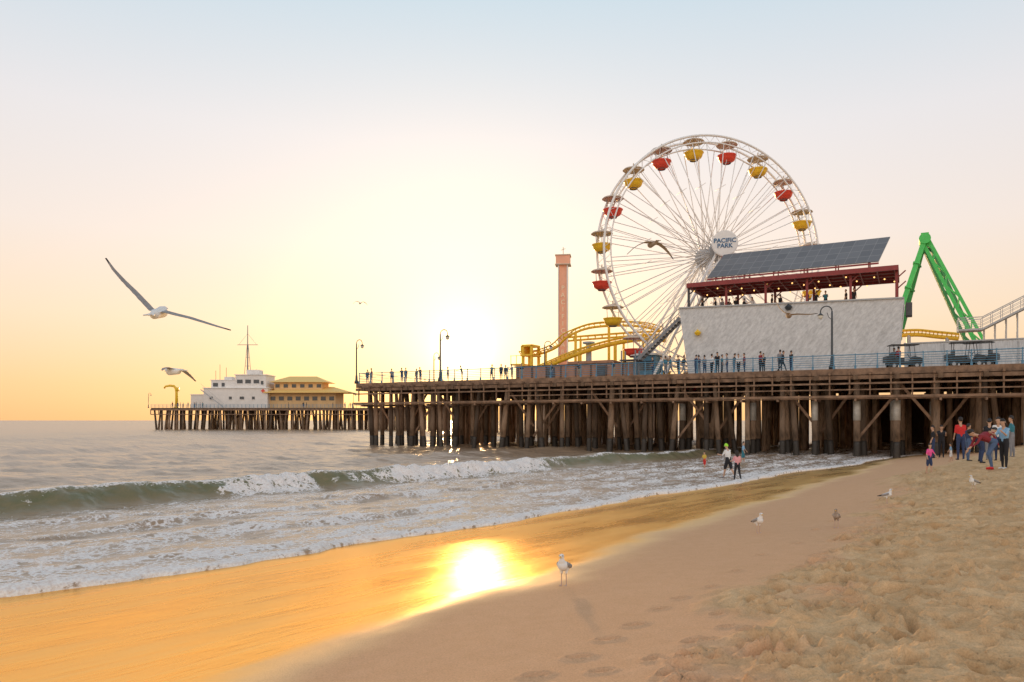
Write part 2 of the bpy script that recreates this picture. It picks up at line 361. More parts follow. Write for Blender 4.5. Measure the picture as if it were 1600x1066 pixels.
def sea_mat():
    m,nt,b=new_mat('sea_water'); L=nt.links.new
    g=N(nt,'ShaderNodeNewGeometry'); fo=N(nt,'ShaderNodeAttribute',attribute_name='foam'); th=N(nt,'ShaderNodeAttribute',attribute_name='thin')
    mp=N(nt,'ShaderNodeMapping'); mp.inputs['Rotation'].default_value=(0,0,math.radians(-50.2)); L(g.outputs['Position'],mp.inputs[0])
    def noise(sc,st=(1,1,1),de=6.,ro=.6,dist=0.):
        q=N(nt,'ShaderNodeMapping'); q.inputs['Scale'].default_value=st; L(mp.outputs[0],q.inputs[0])
        n=N(nt,'ShaderNodeTexNoise'); setin(n,'Scale',sc); setin(n,'Detail',de); setin(n,'Roughness',ro); setin(n,'Distortion',dist); L(q.outputs[0],n.inputs['Vector']); return n.outputs[0]
    def math_(op,a,bb=None,c=None):
        x=N(nt,'ShaderNodeMath',operation=op)
        for i,v in enumerate((a,bb,c)):
            if v is None: continue
            if isinstance(v,(int,float)): x.inputs[i].default_value=v
            else: L(v,x.inputs[i])
        return x.outputs[0]
    nA=noise(1.5,(.6,1,1),8.,.7,.8); nF=noise(14.,(1,1,1),5.,.7)
    vo=N(nt,'ShaderNodeTexVoronoi',feature='DISTANCE_TO_EDGE'); setin(vo,'Scale',3.6)
    wp=N(nt,'ShaderNodeVectorMath',operation='MULTIPLY_ADD'); nv=N(nt,'ShaderNodeTexNoise'); setin(nv,'Scale',1.8); setin(nv,'Detail',5.); L(mp.outputs[0],nv.inputs['Vector'])
    L(nv.outputs['Color'],wp.inputs[0]); wp.inputs[1].default_value=(1.1,1.1,1.1); L(mp.outputs[0],wp.inputs[2]); L(wp.outputs[0],vo.inputs['Vector'])
    lace=math_('SUBTRACT',.13,vo.outputs['Distance'])
    val=math_('ADD',fo.outputs['Fac'],math_('MULTIPLY',math_('SUBTRACT',nA,.5),1.5))
    val=math_('ADD',val,math_('MULTIPLY',lace,1.4)); val=math_('ADD',val,math_('MULTIPLY',math_('SUBTRACT',nF,.5),.6))
    mr=N(nt,'ShaderNodeMapRange',interpolation_type='SMOOTHSTEP'); setin(mr,'From Min',.46); setin(mr,'From Max',.76); L(val,mr.inputs[0]); fm=mr.outputs[0]
    w2=noise(.9,(.35,1,1),3.,.5); w3=noise(3.5,(.5,1,1),4.,.55); w4=noise(.16,(.35,1,1),5.,.62)
    h=math_('ADD',math_('MULTIPLY',w2,.34),math_('MULTIPLY',w3,.14)); h=math_('ADD',h,math_('MULTIPLY',w4,1.5))
    bp=N(nt,'ShaderNodeBump'); setin(bp,'Strength',.6); setin(bp,'Distance',.55); L(h,bp.inputs['Height'])
    L(bp.outputs[0],b.inputs['Normal'])
    tf=math_('MULTIPLY',th.outputs['Fac'],math_('ADD',.25,nA))
    mc=N(nt,'ShaderNodeMix',data_type='RGBA'); mc.inputs[6].default_value=(.38,.255,.16,1); mc.inputs[7].default_value=(.115,.14,.065,1); L(tf,mc.inputs[0]); L(mc.outputs[2],b.inputs['Base Color'])
    setin(b,'Roughness',.27); b.inputs['Specular Tint'].default_value=(1.,.88,.76,1)
    io=N(nt,'ShaderNodeMapRange'); setin(io,'To Min',1.75); setin(io,'To Max',1.4); L(th.outputs['Fac'],io.inputs[0]); L(io.outputs[0],b.inputs['IOR'])
    f=N(nt,'ShaderNodeBsdfPrincipled'); setin(f,'Roughness',.7)
    cr=N(nt,'ShaderNodeValToRGB'); cr.color_ramp.elements[0].position=.28; cr.color_ramp.elements[0].color=(.68,.54,.46,1); cr.color_ramp.elements[1].position=.58; cr.color_ramp.elements[1].color=(.97,.92,.88,1)
    L(nF,cr.inputs[0]); L(cr.outputs[0],f.inputs['Base Color'])
    bf=N(nt,'ShaderNodeBump'); setin(bf,'Strength',.6); setin(bf,'Distance',.08); L(nF,bf.inputs['Height']); L(bf.outputs[0],f.inputs['Normal'])
    mx=N(nt,'ShaderNodeMixShader'); L(fm,mx.inputs[0]); L(b.outputs[0],mx.inputs[1]); L(f.outputs[0],mx.inputs[2])
    L(mx.outputs[0],nt.nodes['Material Output'].inputs['Surface']); return m
sea.data.materials.append(sea_mat())
# ------------------------------------------------------------------ pier frame
E0=Vector((37.7,54.4,0)); AN=-math.atan2(.473,.882); X=Vector((math.cos(AN),math.sin(AN),0)); Y=Vector((-math.sin(AN),math.cos(AN),0))
DZ=7.2
def PF(px,py,z=0.): return E0+X*px+Y*py+Vector((0,0,z))
def Lp(u,v,py):
    r=(u-800)/F; px=-(E0.x+py*Y.x-r*(E0.y+py*Y.y))/(X.x-r*X.y)
    d=E0.y+px*X.y+py*Y.y; return Vector((px,py,CAMZ-(v-HOR)/F*d))
def Lx(u,py): return Lp(u,600,py).x
pier=empty('pier',E0,AN,'long weathered timber pier on many dark wooden piles','pier')
XL,XR,PD=-62.6,16.,44.
b=MB(); b.box(((XL+XR)/2,PD/2,DZ-.1),(XR-XL,PD,.2)); b.obj('deck',[M['deck']],pier)
b=MB()
b.box(((XL+XR)/2,-.11,DZ-.28),(XR-XL+.3,.2,.5))
b.box((XL-.11,PD/2,DZ-.28),(.2,PD,.5))
b.box(((XL+XR)/2,-.35,DZ-.75),(XR-XL,.22,.3))
b.obj('edge_beam',[M['beam']],pier)
b=MB()
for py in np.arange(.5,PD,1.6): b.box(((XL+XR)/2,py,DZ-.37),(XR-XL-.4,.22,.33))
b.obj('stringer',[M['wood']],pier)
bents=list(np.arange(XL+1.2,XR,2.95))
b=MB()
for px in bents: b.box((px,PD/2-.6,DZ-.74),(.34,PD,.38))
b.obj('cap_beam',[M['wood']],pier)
for i,px in enumerate(np.arange(XL+.6,XR,1.48)):
    b=MB(); b.box((0,-.55,-.45),(.16,.7,.22)); b.box((0,-.62,-1.35),(.11,.11,1.9 if i%2 else 1.5)); b.obj('outrigger',[M['beam']],pier,loc=(px,0,DZ))
b=MB()
b.beam((XL,-.78,DZ-2.3),(XR,-.78,DZ-2.3),.16,.2); b.beam((XL,-.78,DZ-1.25),(XR,-.78,DZ-1.25),.12,.14)
b.box(((XL+XR)/2,-.3,DZ-2.46),(XR-XL,.9,.07))
b.beam((XL+20,-.98,DZ-1.75),(XR,-.98,DZ-1.75),.1,.1)
for px in bents: b.beam((px,-.9,DZ-2.55),(px,3,DZ-2.55),.16,.2)
b.obj('catwalk',[M['beam']],pier)
b=MB(); b.box((XR/2-9,41.5,3.2),(XR+20,.4,6.2))  # dark wall added under the deck to block bright sky between piles
for k in range(25): b.box((-18+k*1.4,41.2,3.2),(.25,.2,6.2))
b.obj('sky_block_wall',[M['wood']],pier)
def pile_mesh(name,kind):
    b=MB(); n=9; zs=[-1.5,0.,1.0,1.3,3,5,DZ-.9]
    r0=[.27,.27,.26,.25,.24,.235,.22]
    b.tube([(0,0,z) for z in zs[:4]],r0[:4],n,1); b.tube([(0,0,z) for z in zs[3:]],[r*1.0 for r in r0[3:]],n,0)
    if kind==1: b.tube([(0,0,.9),(0,0,3.0)],.31,n,2)
    if kind==2: b.tube([(0,0,3.),(0,0,4.6)],.27,n,2)
    return b.mesh(name,[M['pile'],M['pilewet'],M['sleeve']],True)
pm=[pile_mesh('pile_a',0),pile_mesh('pile_b',1),pile_mesh('pile_c',2)]
rows=[.5,3.2,5.9,8.8,12,15,18,21,24.5,28,32,36,40,43]
cnt=0; st=MB()
for ri,py in enumerate(rows):
    for px in bents:
        jx=random.uniform(-.35,.35); jy=random.uniform(-.4,.4)*(ri>0)
        lean=random.choice([0,0,random.uniform(-.04,.04),random.uniform(-.1,.1)])
        if ri==0 and px<-30 : lean=random.choice([0,-.13,.12,-.05,.05])
        dup=1
        if random.random()<(.25 if px<-15 else .35): dup=2
        for q in range(dup):
            xx=px+jx+q*.75; yy=py+jy
            if cnt<100 and px<13 and ri<3:
                kd=random.choices(pm,[.66,.17,.17])[0] if (px>-32 and q==0) else pm[0]
                o=bpy.data.objects.new('pile',kd); COL.objects.link(o); o.parent=pier
                ln=lean if q==0 else -lean-.06
                if kd is not pm[0]: ln=0
                o.location=(xx+math.tan(ln)*-(DZ-.9),yy,0); o.rotation_euler=(random.uniform(-.02,.02),ln,0); s_=random.uniform(.85,1.15); o.scale=(s_,s_,1/math.cos(ln)*.999)
                cnt+=1
            elif (ri<8 and px<-25 and random.random()<.8) or (px>-25 and ri<12) or random.random()<.4:
                st.tube([(xx-lean*6,yy,-1.5),(xx,yy,DZ-.9)],[.26,.22],7)
o=st.obj('rear_piles',[M['pile']],pier,True); o['kind']='stuff'
for i,px in enumerate(bents[:-1]):
    if i%3==0: b=MB(); b.beam((0,1.0,DZ-1.),(2.9,1.0,2.4),.1,.22); b.obj('diagonal_brace',[M['beam']],pier,loc=(px,0,0))
    if i%3==1: b=MB(); b.beam((2.9,3.6,DZ-1.),(0,3.6,2.0),.1,.22); b.obj('diagonal_brace',[M['beam']],pier,loc=(px,0,0))
    if i%5==2: b=MB(); b.beam((2.9,.8,DZ-2.),(0,.8,1.4),.1,.2); b.obj('diagonal_brace',[M['beam']],pier,loc=(px,0,0))
# railing
rail=empty('railing',PF(0,0,DZ),AN,'blue metal railing along the pier edge','railing')
b=MB()
for z in (.2,.38,.56,.74,.92): b.tube([(XL,.1,z),(XR,.1,z)],.02,5)
b.tube([(XL,.1,1.12),(XR,.1,1.12)],.04,6)
for z in (.2,.5,.8): b.tube([(XL+.1,.1,z),(XL+.1,PD,z)],.02,5)
b.tube([(XL+.1,.1,1.12),(XL+.1,PD,1.12)],.035,6)
b.obj('rail',[M['teal']],rail)
b=MB(); b.box((0,0,.56),(.07,.07,1.12)); b.box((0,0,1.17),(.1,.1,.06)); b.box((0,-.06,.1),(.16,.1,.3)); pmh=b.mesh('post',[M['teal']])
for px in np.arange(XL+.1,XR,1.6):
    o=bpy.data.objects.new('post',pmh); COL.objects.link(o); o.parent=rail; o.location=(px,.1,0)
for py in np.arange(2.,PD,2.2):
    o=bpy.data.objects.new('post',pmh); COL.objects.link(o); o.parent=rail; o.location=(XL+.1,py,0)
# ------------------------------------------------------------------ street lamps
def make_lamp(side=1,twin=False):
    e=empty('street_lamp',(0,0,0),0,'dark metal street lamp with a curved crook arm','street lamp','lamps along the pier')
    b=MB(); b.revolve([(.0,0),(.24,0),(.24,.25),(.15,.4),(.12,.9),(.09,1.),(.075,4.),(.06,4.6),(.0,4.62)],10)
    b.obj('post',[M['lampdark']],e,True)
    b=MB()
    for sd in ([side,-side] if twin else [side]):
        pts=[(0,0,4.3)]+[(sd*(.42-.42*math.cos(a)),0,4.6+.42*math.sin(a)) for a in np.linspace(0,math.pi,12)]+[(sd*.84,0,4.45)]
        b.tube(pts,.045,6); b.tube([(0,0,3.9),(sd*.25,0,4.15),(sd*.35,0,4.5)],.025,5)
    b.obj('arm',[M['lampdark']],e,True)
    for sd in ([side,-side] if twin else [side]):
        b=MB(); b.revolve([(0.02,.2),(.08,.16),(.24,.02),(.22,0)],12,0); b.revolve([(.19,0),(.18,-.15),(.1,-.27),(.0,-.3)],12,1)
        b.obj('lantern',[M['lampdark'],M['lantern']],e,True,loc=(sd*.84,0,4.3))
    return e
lA=make_lamp(1); lB=make_lamp(-1)
def put_lamp(src,u,py,sc=1.,z=DZ,first=False):
    p=PF(Lx(u,py),py,z)
    if first: src.location=p; src.rotation_euler=(0,0,AN); src.scale=(sc,)*3; return src
    return copy_tree(src,p,AN,scale=sc)
put_lamp(lA,557,.5,1.,first=True); put_lamp(lB,1300,.6,1.05,first=True)
put_lamp(lA,688,.6,1.1); put_lamp(lA,678,16,.95); put_lamp(lA,851,10,.95)
# ------------------------------------------------------------------ ferris wheel
WC=Vector(((1110-800)/F*80.3,80.3,0)); HUB=3+(657-399)/F*80.3-DZ
fw=empty('ferris_wheel',(WC.x,WC.y,DZ),math.radians(13),'large white ferris wheel with red and yellow gondolas','ferris wheel')
R0=12.6
def circ(r,y,n=96): return [(r*math.cos(2*math.pi*k/n),y,HUB+r*math.sin(2*math.pi*k/n)) for k in range(n)]
for y in(-1.05,1.05):
    b=MB(); b.tube(circ(R0,y),.13,6,closed=True); b.tube(circ(R0-.75,y),.08,6,closed=True)
    for k in range(60):
        a=2*math.pi*k/60; a2=2*math.pi*(k+.5)/60
        b.tube([(R0*math.cos(a),y,HUB+R0*math.sin(a)),((R0-.75)*math.cos(a2),y,HUB+(R0-.75)*math.sin(a2)),(R0*math.cos(a+2*math.pi/60),y,HUB+R0*math.sin(a+2*math.pi/60))],.03,4)
    b.obj('rim',[M['wheelwhite']],fw,True)
b=MB()
for k in range(20):
    a=math.radians(18*k+9); ca,sa=math.cos(a),math.sin(a)
    for r in (R0,R0-.75): b.tube([(r*ca,-1.05,HUB+r*sa),(r*ca,1.05,HUB+r*sa)],.06,5)
    for sg in(-1,1):
        for da in(-.07,.07):
            b.tube([(.7*math.cos(a+da*6),sg*1.5,HUB+.7*math.sin(a+da*6)),((R0-.75)*math.cos(a+da),sg*1.05,HUB+(R0-.75)*math.sin(a+da))],.045,5)
        b.tube([(.8*ca,sg*1.5,HUB+.8*sa),(R0*ca,-sg*1.05,HUB+R0*sa)],.03,4)
    r=7.5
    b.tube([(r*ca,-1.2,HUB+r*sa),(r*ca,1.2,HUB+r*sa)],.03,4)
b.obj('spokes',[M['wheelwhite']],fw,True)
b=MB(); b.tube([(0,-2.6,HUB),(0,2.6,HUB)],.55,16)
for sg in(-1,1): b.tube([(0,sg*1.35,HUB),(0,sg*1.65,HUB)],1.0,20)
b.obj('hub',[M['grey']],fw)
for sx in(-1,1):
    for sg in(-1,1):
        b=MB(); top=Vector((0,sg*2.3,HUB)); bot=Vector((sx*7.8,sg*3.6,0)); d=(bot-top)
        off=Vector((.35,0,0))
        b.beam(top+off,bot+off*1.8,.2,.2); b.beam(top-off,bot-off*1.8,.2,.2)
        for k in range(12):
            p=top+d*(k/12);q=top+d*((k+1)/12); o1=off*(1+.8*k/12)
            b.beam(p+o1*(1 if k%2 else -1),q-o1*(1 if k%2 else -1),.08,.08)
        b.obj('support_leg',[M['white']],fw)
b=MB(); b.tube([(0,0,0),(0,.16,0)],1.35,36); b.tube([(0,-.04,0),(0,-.001,0)],[1.27,1.27],36)
b.box((0,.35,-.3),(.3,.4,1.2))
sg_=b.obj('hub_sign',[M['white']],fw,loc=(0,-3.1,HUB+.6),rot=(0,0,math.radians(-26)))
tm=text_mesh('PACIFIC\nPARK',.64,'lettering',M['signblue'],.02,.85); o=bpy.data.objects.new('lettering',tm); COL.objects.link(o); o.parent=sg_; o.location=(0,-.07,-.02)
def canopy_mesh(m):
    b=MB(); n=32
    b.revolve([(0.0,.42),(.35,.32),(1.0,.12),(1.15,0),(1.13,-.05),(1.0,.07),(.3,.26),(.0,.34)],n,0,mod=lambda j,k:1-.05*(k%4==0)*(j in(3,4)))
    b.tube([(0,0,.4),(0,0,.72)],.07,6,0); b.tube([(0,0,.3),(0,0,-1.6)],.04,6,1)
    for a in range(4):
        an=a*math.pi/2+.4; b.tube([(.9*math.cos(an),.9*math.sin(an),.06),(.8*math.cos(an),.8*math.sin(an),-1.3)],.02,4,1)
    return b.mesh('canopy',[m,M['grey']],True)
def tub_mesh(m):
    b=MB(); b.revolve([(0,-1.95),(.42,-1.93),(.78,-1.72),(.90,-1.5),(.94,-1.28),(1.04,-1.2),(1.04,-1.13),(.90,-1.15),(.86,-1.45),(.65,-1.7),(0,-1.75)],28,0,mod=lambda j,k:1+.02*((k//2)%2))
    b.revolve([(.42,-2.02),(.42,-1.9)],16,1)
    return b.mesh('tub',[m,M['dgrey']],True)
cmr=canopy_mesh(M['tan']); tr=tub_mesh(M['red']); ty=tub_mesh(M['yellow'])
for k in range(20):
    a=math.radians(90-9-18*k); g=bpy.data.objects.new('gondola',None); COL.objects.link(g); g.parent=fw; g.location=(R0*math.cos(a),0,HUB+R0*math.sin(a)-.35)
    g['label']=('red' if k%2==0 else 'yellow')+' round gondola under a tan umbrella canopy'
    c=bpy.data.objects.new('canopy',cmr); t_=bpy.data.objects.new('tub',tr if k%2==0 else ty)
    for q in(c,t_): COL.objects.link(q); q.parent=g
# ------------------------------------------------------------------ drop tower
p=Lp(880,560,22); TZ=Lp(880,402,22).z-DZ
tw=empty('drop_tower',PF(p.x,22,DZ),AN+.35,'slim orange and white drop ride tower with lettering','tower')
b=MB(); b.box((0,0,TZ/2-.4),(1.0,.9,TZ-.8),0)
for sx in(-1,1): b.box((sx*.58,-.1,TZ/2-.4),(.14,1.1,TZ-.8),1)
b.obj('shaft',[M['orange'],M['white']],tw)
b=MB(); b.box((0,0,TZ-.45),(1.8,1.6,1.1),0); b.box((0,0,TZ+.15),(2.,1.8,.12),1); b.box((0,0,TZ-1.05),(2.,1.8,.12),1)
b.tube([(0,0,TZ+.2),(0,0,TZ+1.3)],.05,6,1); b.tube([(-.3,0,TZ+.9),(.3,0,TZ+1.1)],.04,5,1); b.obj('cap',[M['orange'],M['tan']],tw)
tm=text_mesh('\n'.join('PACIFICPARK'),.82,'lettering',M['letter'],.02,1.12); o=bpy.data.objects.new('lettering',tm); COL.objects.link(o); o.parent=tw; o.location=(0,-.49,TZ/2-.2)
# ------------------------------------------------------------------ restaurant building
wy=6.0; xl=Lx(1062,wy); xr=Lx(1413,wy); bw=xr-xl
rb=empty('restaurant_building',PF(xl,wy,DZ),AN,'white brushed wall building with red terrace roof and solar panels','building')
b=MB()
h1,h2=Lp(1062,482,wy).z-DZ,Lp(1413,466,wy).z-DZ
V=[(0.9,0,0),(bw-.6,0,0),(bw,-.25,h2),(0,-.25,h1),(0.9,7,0),(bw-.6,7,0),(bw,7,h2),(0,7,h1)]
b.add(V,[(0,1,2,3),(1,5,6,2),(5,4,7,6),(4,0,3,7)],0)
b.obj('wall',[M['stucco']],rb)
b=MB(); b.box((bw/2,3.4,5.8),(bw-.6,6.6,.2)); b.beam((0,-.36,h1),(bw,-.36,h2),.1,.12); b.obj('terrace_floor',[M['grey']],rb)
RZ=8.85; rx0=Lx(1073,wy-.35)-xl; rx1=Lx(1404,wy-.35)-xl; rw=rx1-rx0; rm=(rx0+rx1)/2
b=MB()
b.box((rm,-.35,RZ+.05),(rw,.2,.42)); b.box((rm,6.35,RZ+.05),(rw,.2,.42))
b.box((rx0+.1,3,RZ+.05),(.2,6.5,.42)); b.box((rx1-.1,3,RZ+.05),(.2,6.5,.42))
b.box((rm,3,RZ+.18),(rw-.1,6.5,.06))
for k in range(14): b.box((rx0+.3+k*(rw-.6)/13,3,RZ),(.12,6.4,.26))
for y in (1.2,2.9,4.6): b.box((rm,y,RZ-.02),(rw-.1,.12,.2))
b.obj('roof',[M['darkred']],rb)
for k in range(6):
    for y in (.35,5.9):
        b=MB(); x=.8+k*(bw-1.4)/5; b.box((0,0,0),(.2,.2,RZ-6.0)); b.beam((0,0,.7),(.7,0,1.35),.1,.1); b.obj('column',[M['darkred'] if k else M['dgrey']],rb,loc=(x,y,(RZ+5.9)/2))
b=MB()
for k in range(24):
    b.revolve([(.0,.08),(.065,.04),(.07,0),(.045,-.05),(0,-.07)],8,0,c=(rx0+.4+k*(rw-.8)/23,.9+2.2*(k%3),RZ-.32-.12*math.sin(k*1.3)))
b.obj('string_lights',[M['bulb']],rb,True)
b=MB()
q=[Lp(1105,434,wy-.1),Lp(1373,408,wy-.1),Lp(1391,370,wy+2.9),Lp(1131,398,wy+2.9)]
q=[(p.x-xl,p.y-wy,p.z-DZ) for p in q]; x0,x1=q[0][0],q[1][0]; zl,zr=q[0][2],q[1][2]; ul,ur=q[3][2],q[2][2]
n=(Vector(q[1])-Vector(q[0])).cross(Vector(q[3])-Vector(q[0])).normalized()*.08
b.add(q+[tuple(Vector(p)-n) for p in q],[(0,1,2,3),(7,6,5,4),(0,4,5,1),(1,5,6,2),(2,6,7,3),(3,7,4,0)],0)
so=b.obj('solar_panel',[M['pv'],M['dgrey']],rb)
uv=so.data.uv_layers.new(name='UVMap')
for i,c in enumerate([(0,0),(16,0),(16,3.2),(0,3.2)]): uv.data[i].uv=c
b=MB()
for k in range(6):
    f_=(k+.3)/5.6; x=x0+f_*(x1-x0); za=zl+f_*(zr-zl); zb=ul+f_*(ur-ul)
    b.beam((x,-.05,za-.2),(x,2.85,zb-.2),.12,.12); b.beam((x,2.8,RZ+.2),(x,2.8,zb-.2),.1,.1); b.beam((x,0,RZ+.2),(x,0.05,za-.15),.1,.1)
b.beam((x0,-.05,zl-.18),(x1,-.05,zr-.18),.12,.14)
b.obj('panel_frame',[M['darkred']],rb)
b=MB()
for k in range(14): b.box((-.4-.3*k,1.4,6.0-k*.28),(.32,1.2,.06),0)
for y in(.8,2.): b.beam((-.2,y,6.0),(-4.6,y,2.0),.08,.3,1); b.beam((-.2,y,7.0),(-4.6,y,3.0),.06,.06,1)
for k in range(6):
    for y in(.8,2.): b.beam((-.3-.8*k,y,6.0-.73*k),(-.3-.8*k,y,6.95-.73*k),.05,.05,1)
b.box((-5.5,1.4,2.0),(2,1.4,.12),0)
for x in(-4.8,-6.3):
    for y in(.8,2.): b.box((x,y,1.5),(.12,.12,3.0),1)
b.obj('stair',[M['dgrey'],M['mgrey']],rb)
b=MB(); b.box((bw+.35,1.2,5.4),(.5,1.6,1.1)); b.obj('speaker_box',[M['dgrey']],rb)
for k,(u,v) in enumerate([(1090,520),(1232,480)]):
    p=Lp(u,v,wy-.4); b=MB(); b.revolve([(0,.35),(.3,.05),(.35,0),(.2,-.25),(0,-.3)],8,0); b.box((0,.25,.2),(.06,.5,.06),0); b.obj('wall_light',[M['yellow'] if k==0 else M['lampdark']],rb,loc=(p.x-xl,p.y-wy,p.z-DZ))
# ------------------------------------------------------------------ low white wall right
wx0=Lx(1413,8.)
lw=empty('low_wall',PF(wx0,8.,DZ),AN,'low white plank wall behind the pier walkway','wall')
b=MB(); L_=XR-wx0; b.box((L_/2,0,1.25),(L_,.3,2.5),0); b.box((L_/2,0,2.56),(L_+.1,.45,.1),1)
for k in range(9): b.box((.4+k*L_/9,-.2,1.2),(.1,.1,2.4),1)
b.obj('panel',[M['plank'],M['grey']],lw)
sx=Lp(1497,512,10)
stp=empty('ramp_stair',PF(sx.x,10,DZ),AN,'pale metal ride stairway with railings','stair')
b=MB(); a=Vector((0,0,Lp(1497,516,10).z-DZ)); lnd=a+Vector((1.8,0,0))
e1=Lp(1615,474,10); e1=Vector((e1.x-sx.x,0,e1.z-DZ))
for y in(0,1.6):
    for dz,w in((0,.16),(.4,.035),(.7,.035),(1.05,.07)):
        o3=Vector((0,y,dz)); b.beam(a+o3,lnd+o3,w,w); b.beam(lnd+o3,e1+o3,w,w)
    for k in range(6):
        t=k/5; pnt=lnd+(e1-lnd)*t+Vector((0,y,0)); b.beam(pnt,pnt+Vector((0,0,1.05)),.05,.05)
    b.beam(a+Vector((0,y,0)),a+Vector((0,y,1.05)),.06,.06)
for k in range(5):
    t=.05+k*.22; pnt=lnd+(e1-lnd)*t; b.beam((pnt.x,.8,0),pnt+Vector((0,.8,0)),.14,.14)
for k in range(24): pnt=lnd+(e1-lnd)*(k/23); b.box(pnt+Vector((0,.8,0)),(.3,1.5,.05))
b.box((lnd+a)/2+Vector((0,.8,0)),(1.6,1.5,.06))
b.obj('flight',[M['grey']],stp)
# ------------------------------------------------------------------ green ride
gp=Lp(1445,560,30); ap=Lp(1446,374,30)
gr=empty('pendulum_ride',PF(gp.x,30,DZ),AN,'bright green steel A-frame of a pendulum ride','ride')
H=ap.z-DZ
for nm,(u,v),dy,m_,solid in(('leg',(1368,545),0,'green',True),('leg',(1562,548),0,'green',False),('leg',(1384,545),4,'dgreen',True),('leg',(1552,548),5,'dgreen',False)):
    q=Lp(u,v,30); bt=Vector((q.x-gp.x,dy-1,0)); tp=Vector((0,dy*.3,H))
    b=MB(); d=bt-tp; ex=Vector((.34,0,0))
    if solid:
        b.beam(tp,tp+d*.5,.5,.85); b.beam(tp+d*.5,bt,.62,1.05)
        for k in range(1,6): b.beam(tp+d*(k/6)-d.normalized()*.08,tp+d*(k/6)+d.normalized()*.08,.7,1.2)
    else:
        b.beam(tp-ex,bt-ex*1.4,.3,.34); b.beam(tp+ex,bt+ex*1.4,.3,.34)
        for k in range(12):
            s_=1 if k%2 else -1; b.beam(tp+d*(k/12)+ex*s_,tp+d*((k+1)/12)-ex*s_,.14,.16)
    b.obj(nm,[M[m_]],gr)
b=MB(); b.tube([(0,-.6,H),(0,2.,H)],.6,16); b.box((0,.6,H+.5),(.8,1.4,.5)); b.obj('pivot',[M['green']],gr)
# ------------------------------------------------------------------ roller coaster
def coaster(name,pts,label,cols,sup='yellow',sr=.2,cr_=.2):
    P=[Lp(*p) for p in pts]; o0=Vector((P[0].x,P[0].y,DZ)); P=[p-o0 for p in P]
    Q=[]
    for i in range(len(P)-1):
        p0=P[max(i-1,0)];p1=P[i];p2=P[i+1];p3=P[min(i+2,len(P)-1)]
        for k in range(10):
            t=k/10; Q.append(.5*((2*p1)+(p2-p0)*t+(2*p0-5*p1+4*p2-p3)*t*t+(3*p1-p0-3*p2+p3)*t**3))
    Q.append(P[-1])
    e=empty(name,PF(o0.x,o0.y,DZ),AN,label,'roller coaster')
    b=MB(); side=[]
    for i,p in enumerate(Q):
        t=(Q[min(i+1,len(Q)-1)]-Q[max(i-1,0)]).normalized(); side.append(t.cross(Vector((0,0,1))).normalized()*.5)
    b.tube([p+s for p,s in zip(Q,side)],.08,6); b.tube([p-s for p,s in zip(Q,side)],.08,6); b.tube([p-Vector((0,0,.45)) for p in Q],sr,8)
    for i in range(0,len(Q),2): b.beam(Q[i]+side[i],Q[i]-Vector((0,0,.45)),.07,.07); b.beam(Q[i]-side[i],Q[i]-Vector((0,0,.45)),.07,.07)
    b.obj('track',[M['yellow']],e,True)
    for u in cols:
        i=min(range(len(Q)),key=lambda k:abs(Q[k].x+o0.x-Lp(u,500,Q[k].y+o0.y).x))
        b=MB(); z=Q[i].z-.45; b.tube([(0,0,0),(0,0,z)],cr_,10); b.box((0,0,.05),(.8,.8,.1)); b.obj('support_column',[M[sup]],e,loc=(Q[i].x,Q[i].y,0))
    return e
coaster('roller_coaster',[(815,550,20),(842,548,19),(868,538,17),(888,520,16),(920,507,17),(965,503,19),(1005,505,21),(1032,512,23)],'yellow steel roller coaster track on round columns',[828,853,900,950,1005],'yellow',.15,.17)
coaster('roller_coaster',[(838,574,12),(870,560,12.5),(905,546,13),(945,534,14),(985,526,15),(1020,523,16),(1040,526,17)],'yellow steel coaster dip curving past the wheel',[905,960,1010],'yellow',.26,.2)
coaster('roller_coaster',[(880,528,22),(930,524,23),(985,520,24),(1030,518,25)],'slim yellow coaster track running behind the tower',[905,975],'yellow',.13,.15)
coaster('roller_coaster',[(1408,517,17),(1435,516,17),(1465,519,17),(1498,522,17)],'short yellow coaster track behind the white wall',[1420,1480],'grey')
q=Lp(824,560,17)
lf=empty('ride_platform',PF(q.x,17,DZ),AN,'yellow steel ride platform with ladder frame','platform')
b=MB()
for x in(-.6,.6):
    for y in(0,2.): b.box((x,y,2.6),(.3,.3,5.2))
b.box((0,1,4.0),(1.7,2.6,.2)); b.box((0,1,5.2),(1.5,2.3,.25)); b.box((0,1,2.),(1.5,2.3,.2)); b.box((-.8,1,4.7),(.06,2.4,1.))
b.box((-1.6,1,2.9),(1.8,1.8,.15))
for x in(-2.4,-1.6,-.8): b.box((x,.1,3.5),(.06,.06,1.1))
b.box((-1.6,.1,4.0),(1.8,.06,.06)); b.obj('frame',[M['yellow']],lf)
a0=Lx(806,9.); a1=Lx(1002,9.)
bb=empty('low_building',PF(a0,9.,DZ),AN,'low reddish brown wooden ride building','building')
b=MB(); w=a1-a0; b.box((w/2,2.5,.95),(w,5,1.9),0); b.box((w*.6,2.5,2.1),(w*.35,4.6,.4),0); b.box((w/2,2.5,1.94),(w+.3,5.3,.08),1)
for k in range(9): b.box((.3+k*(w-.6)/8,-.06,.9),(.12,.12,1.8),1)
b.obj('wall',[M['brownwall'],M['wood']],bb)
for k in range(2):
    b=MB(); b.box((0,0,0),(.9,.08,1.7)); b.box((.35,-.06,0),(.06,.06,.2)); b.obj('door',[M['dgrey']],bb,loc=(w*.3+k*w*.4,-.05,.87))
q=Lp(1012,560,10)
kb=empty('ticket_booth',PF(q.x,10,DZ),AN,'small teal and white ride booth beside the wheel','booth')
b=MB(); b.box((0,0,1.3),(2.4,2.2,2.6),0); b.box((0,0,2.7),(2.9,2.7,.2),1); b.obj('wall',[M['teal'],M['white']],kb)
